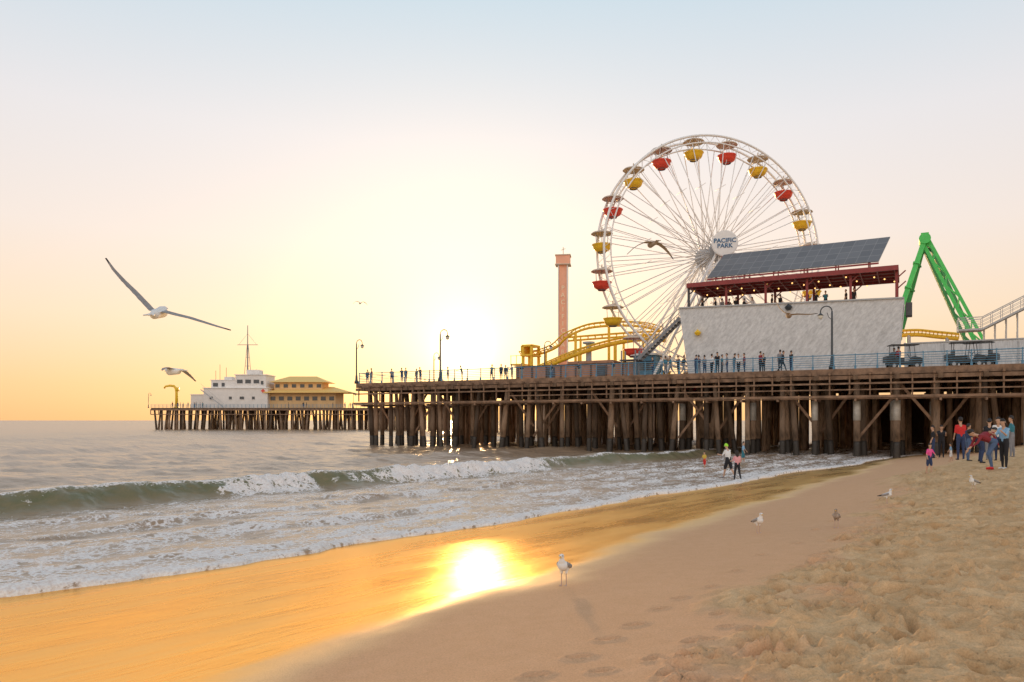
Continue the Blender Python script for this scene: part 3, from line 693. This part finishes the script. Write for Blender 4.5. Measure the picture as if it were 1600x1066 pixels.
b=MB(); b.box((0,-1.13,1.5),(1.6,.06,1.)); b.obj('window',[M['glass']],kb)
q=Lp(930,560,16)
pl=empty('ride_pillar',PF(q.x,14,DZ),AN,'pale blue grey steel pillar with flat head','pillar')
b=MB(); b.revolve([(0,0),(.5,0),(.45,.2),(.35,.3),(.33,4.6),(.7,4.7),(.7,4.9),(0,4.95)],14); b.obj('column',[mat('pillar_paint',(.35,.42,.5),.5,.1)],pl)
# ------------------------------------------------------------------ far pier
FD=236.
def FX(u,d=FD): return (u-800)/F*d
fx0,fx1=FX(236),FX(600)
fp=empty('pier_extension',(fx0,FD,0),0,'far end of the timber pier standing in the sea','pier')
b=MB(); w=fx1-fx0; b.box((w/2,17,6.8),(w,34,.4))
b.beam((w-5,20,6.8),(w+68,-118,6.8),14,.4)
b.obj('deck',[M['wood']],fp)
b=MB(); b.box((w/2,-.15,6.4),(w,.3,.5)); b.box((w/2,-.2,4.9),(w,.2,.25))
for k in range(30): b.box((w*k/29,-.25,5.7),(.2,.2,1.6))
b.obj('edge_beam',[M['beam']],fp)
pmf=MB(); pmf.tube([(0,0,-1.5),(0,0,6.5)],[.36,.28],7); pmf=pmf.mesh('pile_far',[M['pile']],True)
for i in range(32):
    for r_ in range(3):
        o=bpy.data.objects.new('pile',pmf); COL.objects.link(o); o.parent=fp; ln=random.choice([0,0,.1,-.1])
        o.location=(.6+(w-1.2)*i/31+random.uniform(-.4,.4)-6*math.tan(ln),.6+4.5*r_,0); o.rotation_euler=(0,ln,0)
st=MB()
for i in range(32):
    for r_ in range(3,6): st.tube([(w*i/31+random.uniform(-1,1),4.5*r_,-1.5),(w*i/31,4.5*r_,6.5)],.3,6)
for k in range(34):
    t=k/33; cx=w-5+73*t; cy=20-138*t
    for j in(-6,-2,2,6): st.tube([(cx+j*.88,cy+j*.47,-1.5),(cx+j*.88,cy+j*.47,6.5)],.28,6)
o=st.obj('rear_piles',[M['pile']],fp,True); o['kind']='stuff'
b=MB()
for z in(.35,.7,1.1): b.box((w/2,0,z),(w,.06,.06))
for k in range(60): b.box((w*k/59,0,.55),(.08,.08,1.1))
fr=empty('railing',(fx0,FD,7.),0,'metal railing round the far pier end','railing'); b.obj('rail',[M['teal']],fr)
D2=FD+5
hx=FX(318,D2); hb=empty('harbour_office',(hx,D2,7.),0,'white stepped harbour office with slim signal mast','building')
def wz(v,d=D2): return 3-(v-657)/F*d-7.
W=FX(418,D2)-hx
b=MB(); b.box((W*.5,6,wz(607)/2),(W,12,wz(607)),0); b.box((W*.30,6,(wz(607)+wz(594))/2),(W*.42,9,wz(594)-wz(607)),0); b.box((W*.72,5.5,(wz(607)+wz(586))/2),(W*.48,9,wz(586)-wz(607)),0)
b.box((-2.3,5,wz(617)/2),(4.6,8,wz(617)),0); b.box((-2.3,5,wz(617)+.1),(4.9,8.4,.2),1)
b.box((W*.5,6,wz(607)+.12),(W+.6,12.6,.24),1); b.box((W*.72,5.5,wz(586)+.12),(W*.51,9.6,.24),1); b.box((W*.29,6,wz(594)+.1),(W*.44,9.4,.2),1); b.box((W*.70,6,wz(581)+.2),(W*.2,4,1.4),0); b.box((W*.3,6,wz(591)+.2),(W*.12,3,1.),0)
b.obj('wall',[M['cream'],M['white']],hb)
for fx_,y_,vv,ww in((.16,1.44,601,1.6),(.28,1.44,601,1.),(.55,.94,596,1.8),(.68,.94,596,1.8),(.81,.94,596,1.8),(.9,.94,598,.8)):
    b=MB(); b.box((0,0,0),(ww,.1,1.2),0); b.box((0,-.03,-.7),(ww+.3,.16,.12),1); b.obj('window',[M['glass'],M['white']],hb,loc=(W*fx_,y_,wz(vv)))
for fx_,ww in((.12,1.),(.42,.9),(.6,1.4),(.78,.9)):
    b=MB(); b.box((0,0,0),(ww,.1,.9),0); b.box((0,-.03,-.55),(ww+.2,.16,.12),1); b.obj('window',[M['glass'],M['white']],hb,loc=(W*fx_,-.06,wz(622)))
b=MB(); b.box((W*.93,-.12,wz(609)-.4),(1.2,.1,.4)); b.box((W*.93,-.12,wz(609)-.4),(.4,.104,1.2)); b.obj('red_cross',[M['red']],hb)
b=MB(); mx=FX(387,D2+6)-hx; b.tube([(mx,6,wz(583)),(mx,6,wz(505))],[.28,.12],6); b.tube([(mx-3.4,6,wz(536)),(mx+3.4,6,wz(536))],.1,5)
for q in(-1.1,1.1): b.tube([(mx+q,6,wz(583)),(mx+q*.15,6,wz(536))],.09,5)
for vv,hw in((570,.9),(556,.6)): b.tube([(mx-hw,6,wz(vv)),(mx+hw,6,wz(vv))],.07,5)
for q in(-3,3): b.tube([(mx+q,6,wz(536)),(mx,6,wz(518))],.035,4)
b.obj('mast',[M['mgrey']],hb)
for (q,h) in((2,3),(3.4,5),(5.5,4),(15.5,3.4),(17.5,2.6)):
    b=MB(); b.tube([(0,0,0),(0,0,h+wz(592)-wz(607))],.07,4); b.obj('antenna',[M['dgrey']],hb,loc=(q,5,wz(607)))
b=MB(); b.beam((-.4,-1.3,wz(609)),(W*.34,-1.3,.2),.1,.3); b.beam((-.4,-1.3,wz(600)),(W*.34,-1.3,1.3),.06,.06); b.obj('stair',[M['grey']],hb)
D3=FD+7
yx=FX(420,D3); yb=empty('pier_restaurant',(yx,D3,7.),0,'ochre building with wide yellow hipped roof','building')
W=FX(524,D3)-yx
b=MB(); b.box((W/2,6,2.7),(W,12,5.4),0); b.box((W*.42,6,7.0),(W*.72,9,3.6),0)
b.obj('wall',[M['ochre']],yb)
def hip(b,x0,x1,y0,y1,z,h,m):
    i=min(y1-y0,x1-x0)*.42
    v=[(x0,y0,z),(x1,y0,z),(x1,y1,z),(x0,y1,z),(x0+i,(y0+y1)/2,z+h),(x1-i,(y0+y1)/2,z+h)]
    b.add(v,[(0,1,5,4),(1,2,5),(2,3,4,5),(3,0,4),(3,2,1,0)],m)
b=MB(); hip(b,-1.,W+5.,-2.6,14,5.2,2.1,0); hip(b,W*.0,W*.88,0,12,8.6,2.2,0)
b.box((W/2+2,-2.5,5.15),(W+5.8,.3,.35)); b.obj('roof',[mat('roof_yellow',(.90,.60,.20),.7,.12)],yb)
for k in range(8):
    b=MB(); b.box((0,0,0),(1.6,.1,1.3),0); b.obj('window',[M['glass']],yb,loc=(1.4+k*(W-2.6)/7,-.06,3.2))
for k in range(6):
    b=MB(); b.box((0,0,0),(1.4,.1,1.1),0); b.obj('window',[M['glass']],yb,loc=(2.4+k*W*.125,1.44,7.4))
dv=empty('boat_hoist',(FX(276,FD+2),FD+2,7),0,'yellow boat hoist crane on the pier end','crane')
hz=3-(603-657)/F*FD-7
b=MB(); b.tube([(0,0,0),(0,0,hz*.7),(-.25,0,hz*.9),(-.9,0,hz),(-2.2,0,hz+.15),(-3.6,0,hz-.1),(-4.0,0,hz-.7)],[.5,.45,.42,.4,.36,.3,.3],8); b.box((.3,0,hz*.85),(.9,.8,1.2)); b.box((0,0,.15),(1.3,1.3,.3)); b.obj('arm',[M['yellow']],dv,True)
for u in(232,552,575):
    copy_tree(lA,(FX(u,FD+1),FD+1,7.),0,scale=.95)
# ------------------------------------------------------------------ remesh helper
def remesh(mb,prims,voxel,name,mats,smooth_it=1):
    me=mb.mesh(name+'_raw',[]); o=bpy.data.objects.new('tmp',me); COL.objects.link(o)
    md=o.modifiers.new('r','REMESH'); md.mode='VOXEL'; md.voxel_size=voxel; md.use_smooth_shade=True
    if smooth_it: sm=o.modifiers.new('s','SMOOTH'); sm.iterations=smooth_it; sm.factor=.5
    dg=bpy.context.evaluated_depsgraph_get(); out=bpy.data.meshes.new_from_object(o.evaluated_get(dg)); bpy.data.objects.remove(o)
    out.name=name; out.materials.clear()
    for m in mats: out.materials.append(m)
    n=len(out.polygons); c=np.zeros(n*3); out.polygons.foreach_get('center',c); c=c.reshape(-1,3)
    best=np.full(n,1e9); idx=np.zeros(n,dtype=np.int32)
    for (a,b_,ra,rb_,m) in prims:
        a=np.array(a);d=np.array(b_)-a; L2=max(d@d,1e-9); t=np.clip(((c-a)@d)/L2,0,1)
        dist=np.linalg.norm(c-(a+t[:,None]*d),axis=1)-(ra+(rb_-ra)*t)
        k=dist<best; best[k]=dist[k]; idx[k]=m
    out.polygons.foreach_set('material_index',idx); out.polygons.foreach_set('use_smooth',np.ones(n,dtype=bool)); out.update()
    return out
# ------------------------------------------------------------------ people
def build_person(lean=.03,legs=((.05,.05),(-.05,.05)),arms=((.1,.12,.2),(-.1,.12,.2)),hair='short',sleeve='short',bottom='long',headtilt=0.,bare=False,voxel=.014,hat=False,pack=False):
    """faces +Y. material slots: 0 skin 1 top 2 bottom 3 shoe 4 hair 5 extra"""
    pr=[]
    def cp(a,b_,ra,rb_,m): pr.append((tuple(a),tuple(b_),ra,rb_,m))
    hip=Vector((0,0,.92)); tv=Vector((0,math.sin(lean),math.cos(lean))); fw_=Vector((0,math.cos(lean),-math.sin(lean)))
    ch=hip+tv*.36; sh=hip+tv*.50; nk=hip+tv*.56
    for sd in(-1,1):
        o=Vector((sd*.065,0,0)); cp(hip+o,hip+o+tv*.12,.105,.095,2); cp(hip+o*.9+tv*.16,ch+o*1.15,.09,.112,1); cp(ch+o*1.1,sh+Vector((sd*.10,0,0))-tv*.01,.105,.062,1)
    cp(hip+tv*.1-fw_*0,ch,.10,.115,1)
    cp(sh,nk+tv*.03,.062,.052,0)
    ht=lean+headtilt; hv=Vector((0,math.sin(ht),math.cos(ht))); hf=Vector((0,math.cos(ht),-math.sin(ht)))
    hb_=nk+tv*.05+hv*.03+hf*.015; hc=hb_+hv*.10
    cp(hb_+hf*.015,hc+hf*.01,.062,.082,0); cp(hc-hf*.012,hc+hv*.05-hf*.012,.088,.082,0)
    cp(hc+hf*.085+hv*.01,hc+hf*.098-hv*.012,.010,.013,0)
    cp(hc+hf*.06-hv*.055,hc+hf*.075-hv*.055,.02,.016,0)
    for sd in(-1,1):
        e=Vector((sd*.088,0,0)); cp(hc+e-hv*.015,hc+e+hv*.015,.013,.016,0)
        e=Vector((sd*.032,0,0)); cp(hc+e+hf*.076+hv*.018,hc+e+hf*.078+hv*.018,.010,.010,4)
    cp(hc-hf*.03+hv*.02,hc-hf*.01+hv*.065,.09,.085,5 if hat else 4)
    if hat: cp(hc+hf*.02+hv*.06,hc+hf*.12+hv*.05,.05,.03,5)
    if hair=='long':
        cp(hc-hf*.05,hc-hf*.085-hv*.2,.078,.05,4)
        for sd in(-1,1): cp(hc+Vector((sd*.06,0,0))-hf*.02,hc+Vector((sd*.07,0,0))-hf*.05-hv*.16,.045,.035,4)
    elif hair=='bun': cp(hc-hf*.11+hv*.03,hc-hf*.12+hv*.04,.04,.04,4)
    feet=[]
    for sd,(a,k) in zip((-1,1),legs):
        h=hip+Vector((sd*.085,0,-.03)); kn=h+Vector((sd*.015,math.sin(a),-math.cos(a)))*.43; an=kn+Vector((0,math.sin(a-k),-math.cos(a-k)))*.41
        cp(h,kn,.092,.062,2); mm=2 if bottom=='long' else 0
        if bottom=='short': cp(h,h+(kn-h)*.75,.10,.09,2)
        if bottom=='skirt': cp(h,kn,.12,.11,2)
        cal=kn+(an-kn)*.3-Vector((0,.015,0))
        cp(kn,cal,.058,.056,mm); cp(cal,an,.056,.036,mm)
        fd=Vector((sd*.12,1,0)).normalized(); cp(an+Vector((0,-.02,-.035)),an+fd*.16+Vector((0,0,-.045)),.036,.028,3 if not bare else 0); feet.append(an.z-.08)
    for sd,(f,ab,el) in zip((-1,1),arms):
        s_=sh+Vector((sd*.165,0,0))-tv*.01; f2=f+0*lean
        u_=Vector((sd*math.sin(ab),math.sin(f2)*math.cos(ab),-math.cos(f2)*math.cos(ab))); e=s_+u_*.27
        v_=Vector((sd*math.sin(ab)*.4,math.sin(f2+el),-math.cos(f2+el))).normalized(); wv=e+v_*.23
        cp(s_,e,.052,.040,1); cp(e,wv,.038,.026,1 if sleeve=='long' else 0)
        hd=wv+v_*.07; cp(wv,hd,.026,.033,0)
        side=v_.cross(Vector((1,0,0))).normalized()
        for q,l in zip((-1.5,-.5,.5,1.5),(.055,.07,.075,.06)):
            a0=hd+side*q*.018; mid=a0+v_*l*.6; cp(a0,mid,.0105,.010,0); cp(mid,mid+v_*l*.4+Vector((-sd*.014,0,0)),.010,.009,0)
        cp(wv+v_*.02+side*.02,wv+v_*.06+side*.055,.012,.010,0)
    if pack:
        cp(hip+tv*.15-fw_*.15,hip+tv*.42-fw_*.15,.10,.10,5)
    dz=min(feet); mb=MB(); P2=[]
    for (a,b_,ra,rb_,m) in pr:
        a=Vector(a)-Vector((0,0,dz)); b2=Vector(b_)-Vector((0,0,dz)); mb.capsule(a,b2,ra,rb_,10); P2.append((tuple(a),tuple(b2),ra,rb_,m))
    return remesh(mb,P2,voxel,'person',[M['skin']]*6)
base={}
def person(kind,loc,rz,scale,cols,label,group=None,skin='skin',hairc='hair_dark',**kw):
    key=kind+str(sorted(kw.items()))
    if key not in base: base[key]=build_person(**POSE[kind],**kw)
    me=base[key].copy()
    ms=[M[skin],cloth[cols[0]],cloth[cols[1]],cloth['black'] if len(cols)<3 else cloth[cols[2]],M[hairc],cloth[cols[3]] if len(cols)>3 else cloth['black']]
    for i,m in enumerate(ms): me.materials[i]=m
    o=bpy.data.objects.new('person',me); COL.objects.link(o); o.location=loc; o.rotation_euler=(0,0,rz); o.scale=(scale,)*3; tag(o,label,'person',group); return o
POSE={
 'stand':dict(lean=.02,legs=((.06,.06),(-.05,.04)),arms=((.12,.12,.25),(.05,.12,.2))),
 'lean':dict(lean=.22,legs=((.1,.1),(-.05,.05)),arms=((.9,.2,.5),(.9,.2,.5)),headtilt=.05),
 'walk':dict(lean=.07,legs=((.42,.12),(-.32,.35)),arms=((-.35,.12,.25),(.4,.12,.35))),
 'phone':dict(lean=.03,legs=((.05,.05),(-.03,.05)),arms=((.6,.15,1.5),(.5,.15,1.5)),headtilt=.25),
 'bend':dict(lean=1.2,legs=((.5,.75),(.2,.45)),arms=((.6,.15,.4),(.35,.15,.2)),headtilt=-.2,sleeve='long'),
 'walkhat':dict(lean=.12,legs=((.35,.15),(-.3,.3)),arms=((.5,.15,1.2),(.5,.15,1.2)),headtilt=.3,hat=True,bottom='short'),
 'girl':dict(lean=.05,legs=((.3,.1),(-.25,.3)),arms=((.5,.15,1.0),(.1,.12,.3)),hair='long'),
 'child':dict(lean=.05,legs=((.15,.1),(-.1,.1)),arms=((.3,.5,.3),(.1,.4,.3)),bottom='short',bare=True),
}
def beach(u,v,hp,kind,rz,cols,label,**kw):
    x,y,z=ray(u,v); sc=hp/F*y/1.70
    zz=max(gz(x,y),0.)
    return person(kind,(x,y,zz-.01),rz,sc,cols,label,**kw)
beach(1138,747,52,'walkhat',.5,('white','black','grey','lime'),'person in lime cap and white shirt walking barefoot',skin='skin')
beach(1152,752,46,'girl',.1,('rose','black','black'),'girl with long dark hair in pink top')
beach(1101,733,26,'child',2.2,('yellow','red'),'small child in yellow standing in shallow water')
beach(1161,724,32,'child',-2.,('sky','teal'),'child in blue at the water edge')
beach(1452,742,44,'child',-2.8,('pink','navy'),'small child in bright pink top and shorts')
beach(1458,716,48,'stand',1.2,('black','navy'),'person in black jacket standing on the sand')
beach(1471,715,48,'phone',2.6,('black','black'),'person in black top looking down at hands')
beach(1501,719,63,'stand',-.2,('red','navy'),'person in red shirt and dark trousers')
beach(1486,721,27,'child',1.,('sky','white'),'toddler in pale blue clothes on sand')
beach(1513,722,55,'stand',-1.5,('navy','jean'),'person in navy top with jeans')
beach(1552,735,82,'bend',1.5,('maroon','jean','red'),'person in dark red hooded top bending forward')
beach(1530,727,72,'bend',-1.3,('maroon','navy'),'person in maroon shirt bending down')
beach(1569,734,74,'phone',1.9,('sky','black','white'),'person in blue and white top looking down',hair='long')
beach(1546,720,62,'phone',-.6,('black','grey'),'person in black jacket holding phone')
beach(1581,716,62,'stand',.8,('teal','grey'),'person in teal jacket standing with back turned')
beach(1560,722,64,'stand',2.4,('white','navy'),'person in white shirt in the group')
lab={'black':'black','white':'white','red':'red','navy':'navy','grey':'grey','teal':'teal','maroon':'dark red','sky':'light blue','khaki':'khaki','rose':'pink','jean':'denim'}
def deckp(u,py,kind,rz,cols,z=DZ,sc=1.):
    p=PF(Lx(u,py),py,z); person(kind,p,rz,sc*random.uniform(.95,1.04),cols,'person in %s top and %s trousers on the pier'%(lab[cols[0]],lab[cols[1]]),group='people on the pier',voxel=.022)
cc=['black','black','navy','black','white','maroon','teal','black','grey']
for u in (1034,1040,1048,1068,1087,1092,1101,1112,1121,1128,1136,1147,1154,1163,1188,1193,1219,1223,1236,1398,1404):
    deckp(u,random.uniform(1.2,3.8),random.choice(['stand','walk','phone','stand']),random.uniform(-3,3),(random.choice(cc),random.choice(['black','navy','black','grey'])),sc=1.04)
for u in (574,581,612,628,634,651,657,700,722,768,783,790,800,815,862,905,960,1020,1060):
    deckp(u,random.uniform(.7,3.),random.choice(['lean','stand','phone']),math.pi+AN+random.uniform(-1,1),(random.choice(cc),random.choice(['black','navy','jean','khaki'])),sc=.93)
for u in (1098,1118,1128,1139,1150,1162,1176,1206,1219,1262,1275,1290,1322,1334):
    deckp(u,wy+random.uniform(.8,2.2),random.choice(['stand','phone']),random.uniform(-3,3),(random.choice(cc),'black'),z=DZ+5.9)
for i in range(22):
    u=random.choice([random.uniform(240,320),random.uniform(430,600)]); person('stand',(FX(u),FD+random.uniform(.8,4),7.),random.uniform(-3,3),random.uniform(.95,1.1),(random.choice(cc),random.choice(['black','jean'])),'person in dark clothes on the far pier','people on the pier',voxel=.022)
# ------------------------------------------------------------------ carts
def cart(u,py,rz,label):
    e=empty('golf_cart',PF(Lx(u,py),py,DZ),rz,label,'cart')
    b=MB(); b.box((0,0,.5),(2.4,1.2,.25)); b.box((1.0,0,.75),(.7,1.15,.4),0,Matrix.Rotation(.3,3,'Y')); b.box((-.5,0,.75),(.9,1.1,.3)); b.box((-.85,0,1.1),(.15,1.1,.6)); b.box((-1.15,0,.8),(.5,1.1,.5)); b.obj('body',[M['black']],e)
    b=MB(); b.box((0,0,1.98),(2.1,1.25,.07)); b.obj('roof',[M['black']],e)
    b=MB()
    for x,x2 in((.8,.65),(-.9,-.85)):
        for y in(-.55,.55): b.tube([(x,y,.8),(x2,y,1.95)],.025,6)
    b.tube([(.55,0,.9),(.3,0,1.25)],.03,6); b.obj('frame',[M['dgrey']],e)
    wmb=MB(); wmb.tube([(0,-.1,0),(0,.1,0)],.28,18,0); wmb.tube([(0,-.11,0),(0,.11,0)],.14,12,1); wm=wmb.mesh('wheel',[M['black'],M['grey']])
    for x in(.85,-.85):
        for y in(-.55,.55):
            o=bpy.data.objects.new('wheel',wm); COL.objects.link(o); o.parent=e; o.location=(x,y,.28)
    b=MB(); b.box((1.38,-.35,.8),(.06,.2,.14)); b.box((1.38,.35,.8),(.06,.2,.14)); b.obj('headlight',[M['lantern']],e)
cart(1411,3.,AN+.3,'black golf cart parked on the pier deck'); cart(1508,3.,AN+.1,'black open cart parked by the railing'); cart(1528,3.6,AN+2.9,'black cart parked beside another cart')
# ------------------------------------------------------------------ gulls
GM=[M['g_white'],M['g_grey'],M['g_black'],M['g_beak'],M['g_leg'],M['g_brown']]
def gull_stand(brown=False,walk=0.):
    pr=[];G_=1 if not brown else 5; W_=0 if not brown else 5
    def cp(a,b_,ra,rb_,m): pr.append((a,b_,ra,rb_,m))
    cp((0,-.07,.215),(0,.045,.255),.055,.068,W_); cp((0,.05,.265),(0,.075,.31),.055,.038,W_); cp((0,.075,.31),(0,.085,.365),.032,.030,W_)
    cp((0,.085,.372),(0,.098,.375),.033,.028,W_); cp((0,.12,.370),(0,.155,.362),.011,.007,3)
    cp((0,-.1,.205),(0,-.2,.185),.035,.012,W_)
    for s in(-1,1):
        cp((s*.045,.03,.265),(s*.045,-.10,.225),.038,.03,G_); cp((s*.035,-.10,.225),(s*.015,-.23,.195),.026,.009,2)
        cp((s*.022,.108,.383),(s*.024,.110,.383),.007,.007,2)
        y0=walk*s; cp((s*.03,-.01,.19),(s*.03,-.005,.15),.024,.012,W_); cp((s*.03,0,.15),(s*.032,y0-.005,.02),.0075,.0075,4)
        for q in(-.35,0,.35): cp((s*.032,y0,.01),(s*.032+math.sin(q)*.045,y0+math.cos(q)*.045,.007),.0085,.007,4)
    mb=MB()
    for (a,b_,ra,rb_,m) in pr: mb.capsule(a,b_,ra,rb_,10)
    return remesh(mb,pr,.0065,'seagull',GM,1)
gs=gull_stand(); gb=gull_stand(True); gw=gull_stand(False,.04)
def put_gull(me,u,v,hp,rz,label):
    x,y,z=ray(u,v); o=bpy.data.objects.new('seagull',me); COL.objects.link(o); o.location=(x,y,gz(x,y)-.003); o.rotation_euler=(0,0,rz); sc=hp/F*y/.405; o.scale=(sc,)*3
    tag(o,label,'seagull','seagulls standing on the beach')
put_gull(gs,881,915,52,2.75,'white seagull with grey wings standing on wet sand')
put_gull(gs,1185,833,33,3.4,'white seagull standing upright on damp sand')
put_gull(gb,1307,825,31,2.6,'brown young seagull standing on sand')
put_gull(gs,1386,790,24,-2.2,'white seagull with head turned, standing on sand')
put_gull(gw,1521,772,25,1.9,'grey winged seagull walking over dry sand')
def gull_fly(u,v,d,left,right,yaw=0.,pitch=0.,scale=1.,brown=False,label=''):
    """left/right: wing paths (x,z) in metres from the shoulder"""
    pr=[];mb=MB(); W_=5 if brown else 0
    def cp(a,b_,ra,rb_,m): pr.append((a,b_,ra,rb_,m)); mb.capsule(a,b_,ra,rb_,10)
    cp((0,.12,0),(0,-.12,-.01),.062,.045,W_); cp((0,.15,.01),(0,.2,.02),.045,.036,W_); cp((0,.235,.015),(0,.275,.01),.012,.007,3)
    cp((0,-.14,0),(0,-.26,.005),.03,.012,W_); cp((-.02,-.2,.0),(-.045,-.3,.0),.012,.008,W_); cp((.02,-.2,.0),(.045,-.3,.0),.012,.008,W_); cp((0,-.2,.0),(0,-.3,.0),.012,.008,W_)
    for s in(-1,1): cp((s*.028,.215,.03),(s*.03,.216,.03),.007,.007,2)
    for path in(left,right):
        P=[Vector((0,.04,.02))]+[Vector((x,.04+.05*math.sin(min(1,i/ (len(path)-1.))*math.pi)-.08*(i/(len(path)-1))**2,z)) for i,(x,z) in enumerate(path)]
        n=len(P); vs=[]
        ch=[.20,.19,.185,.17,.14,.10,.035]
        for i,p in enumerate(P):
            c=np.interp(i/(n-1)*6,range(7),ch); th=.013-.006*i/(n-1)
            t=(P[min(i+1,n-1)]-P[max(i-1,0)]).normalized(); nn=t.cross(Vector((0,1,0))).normalized()
            for (yy,tt) in((.0,0.),(-.25,1.),(-.7,.8),(-1.,.25),(-.7,-.5),(-.25,-.8)):
                vs.append(p+Vector((0,yy*c+.06,0))+nn*tt*th)
            m=(1 if not brown else 5) if i<n*.75 else 2
            pr.append((tuple(p),tuple(p+Vector((0,-c*.8,0))),.012,.01,m))
        fs=[]
        for i in range(n-1):
            for k in range(6): k2=(k+1)%6; fs.append((i*6+k,i*6+k2,(i+1)*6+k2,(i+1)*6+k))
        fs.append(tuple(range(6))); fs.append(tuple((n-1)*6+k for k in range(5,-1,-1))); mb.add(vs,fs)
    me=remesh(mb,pr,.006,'seagull',GM,0)
    o=bpy.data.objects.new('seagull',me); COL.objects.link(o); o.location=((u-800)/F*d,d,CAMZ-(v-HOR)/F*d); o.rotation_euler=(pitch,0,yaw); o.scale=(scale,)*3
    tag(o,label,'seagull','seagulls in flight')
gull_fly(247,489,7.5,[(-.06,.03),(-.13,.10),(-.22,.20),(-.32,.31),(-.40,.42),(-.455,.53)],[(.07,.01),(.17,-.02),(.29,-.05),(.42,-.09),(.56,-.13),(.70,-.165)],.15,.22,1,False,'large seagull gliding with long wings spread wide')
gull_fly(272,580,11.,[(-.04,.03),(-.08,.05),(-.12,.04),(-.15,.02),(-.18,.0)],[(.06,.03),(.13,.03),(.2,.0),(.27,-.06),(.34,-.14)],.9,.0,1,False,'seagull flying with bent wings low over the water')
gull_fly(563,474,48.,[(-.1,.08),(-.2,.12),(-.3,.1),(-.4,.02),(-.46,-.08)],[(.1,.08),(.2,.11),(.3,.08),(.4,.0),(.46,-.1)],.4,0,1,False,'distant seagull with arched wings in flight')
gull_fly(1020,381,15.,[(-.07,.03),(-.17,.03),(-.28,-.02),(-.4,-.1),(-.55,-.24)],[(.07,.02),(.17,.0),(.27,-.06),(.36,-.16),(.45,-.3)],.2,0,1,True,'seagull flying with arched wings beside the wheel')
gull_fly(1232,492,15.,[(-.06,.05),(-.12,.1),(-.18,.17),(-.22,.25),(-.26,.33)],[(.07,.0),(.17,.01),(.3,.0),(.42,-.01),(.55,.0)],-.4,0,1,True,'brown seagull turning with one wing raised')
# ------------------------------------------------------------------ world, sun, camera
SUNU,SUNV=724,548
sd=Vector(((SUNU-800)/F,1,(HOR-SUNV)/F)).normalized(); el=math.asin(sd.z); az=math.atan2(sd.x,sd.y)
wd=bpy.data.worlds.new('World'); scene.world=wd; wd.use_nodes=True; nt=wd.node_tree; nt.nodes.clear(); L=nt.links.new
sky=N(nt,'ShaderNodeTexSky',sky_type='NISHITA'); sky.sun_disc=False; sky.sun_elevation=el; sky.sun_rotation=az; sky.air_density=1.; sky.dust_density=1.5
bg1=N(nt,'ShaderNodeBackground'); setin(bg1,'Strength',.02); L(sky.outputs[0],bg1.inputs[0])
tc=N(nt,'ShaderNodeTexCoord'); sx_=N(nt,'ShaderNodeSeparateXYZ'); L(tc.outputs['Generated'],sx_.inputs[0])
def mt(op,a,b=None,c=None):
    x=N(nt,'ShaderNodeMath',operation=op)
    for i,v in enumerate((a,b,c)):
        if v is None: continue
        if isinstance(v,(int,float)): x.inputs[i].default_value=v
        else: L(v,x.inputs[i])
    return x.outputs[0]
zz=mt('MAXIMUM',sx_.outputs[2],0.)
cr=N(nt,'ShaderNodeValToRGB'); els=cr.color_ramp.elements
stops=[(0.,(.93,.52,.24)),(.044,(.93,.58,.31)),(.125,(.92,.70,.51)),(.225,(.88,.76,.69)),(.35,(.80,.77,.78)),(.50,(.57,.70,.79)),(.62,(.44,.56,.66)),(.80,(.27,.36,.46)),(1.,(.20,.28,.40))]
els[0].position=0; els[0].color=(*stops[0][1],1); els[1].position=1; els[1].color=(*stops[-1][1],1)
for p_,c_ in stops[1:-1]: e=els.new(p_); e.color=(*c_,1)
L(zz,cr.inputs[0])
dt=N(nt,'ShaderNodeVectorMath',operation='DOT_PRODUCT'); L(tc.outputs['Generated'],dt.inputs[0]); dt.inputs[1].default_value=sd
dp=mt('MAXIMUM',dt.outputs['Value'],0.)
def scaled(col,f):
    m=N(nt,'ShaderNodeVectorMath',operation='SCALE'); m.inputs[0].default_value=col; L(f,m.inputs['Scale']); return m.outputs[0]
def glow(pw,col,k): return scaled(col,mt('MULTIPLY',mt('POWER',dp,pw),k))
def add(a,b):
    v=N(nt,'ShaderNodeVectorMath',operation='ADD'); L(a,v.inputs[0]); L(b,v.inputs[1]); return v.outputs[0]
back=mt('MAXIMUM',mt('MULTIPLY',sx_.outputs[1],-1.),0.)  # extra warm fill added to the sky behind the camera
tot=add(cr.outputs[0],glow(10.,(.08,.05,.025),.9)); tot=add(tot,glow(70.,(.36,.28,.12),.75)); tot=add(tot,glow(420.,(.9,.72,.34),.85)); tot=add(tot,glow(3000.,(1.,.9,.6),1.5))
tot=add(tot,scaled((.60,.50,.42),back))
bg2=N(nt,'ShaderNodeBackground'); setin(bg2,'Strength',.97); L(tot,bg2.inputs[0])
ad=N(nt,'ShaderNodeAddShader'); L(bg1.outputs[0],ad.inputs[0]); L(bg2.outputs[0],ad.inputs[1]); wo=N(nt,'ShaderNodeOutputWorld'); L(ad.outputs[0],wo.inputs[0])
sl=bpy.data.lights.new('sun','SUN'); sl.energy=3.8; sl.angle=math.radians(2.5); sl.color=(1.,.60,.27)
so=bpy.data.objects.new('sun',sl); COL.objects.link(so); so.rotation_euler=sd.to_track_quat('Z','Y').to_euler(); so.location=(0,60,60)
cam=bpy.data.cameras.new('camera'); co=bpy.data.objects.new('camera',cam); COL.objects.link(co); scene.camera=co
cam.sensor_width=36; cam.lens=36*F/1600; cam.shift_y=(HOR-533)/1600; cam.clip_end=100000; cam.clip_start=.05
co.location=(0,0,CAMZ); co.rotation_euler=(math.pi/2,0,0)
scene.view_settings.view_transform='Standard'; scene.view_settings.look='None'; scene.view_settings.exposure=0
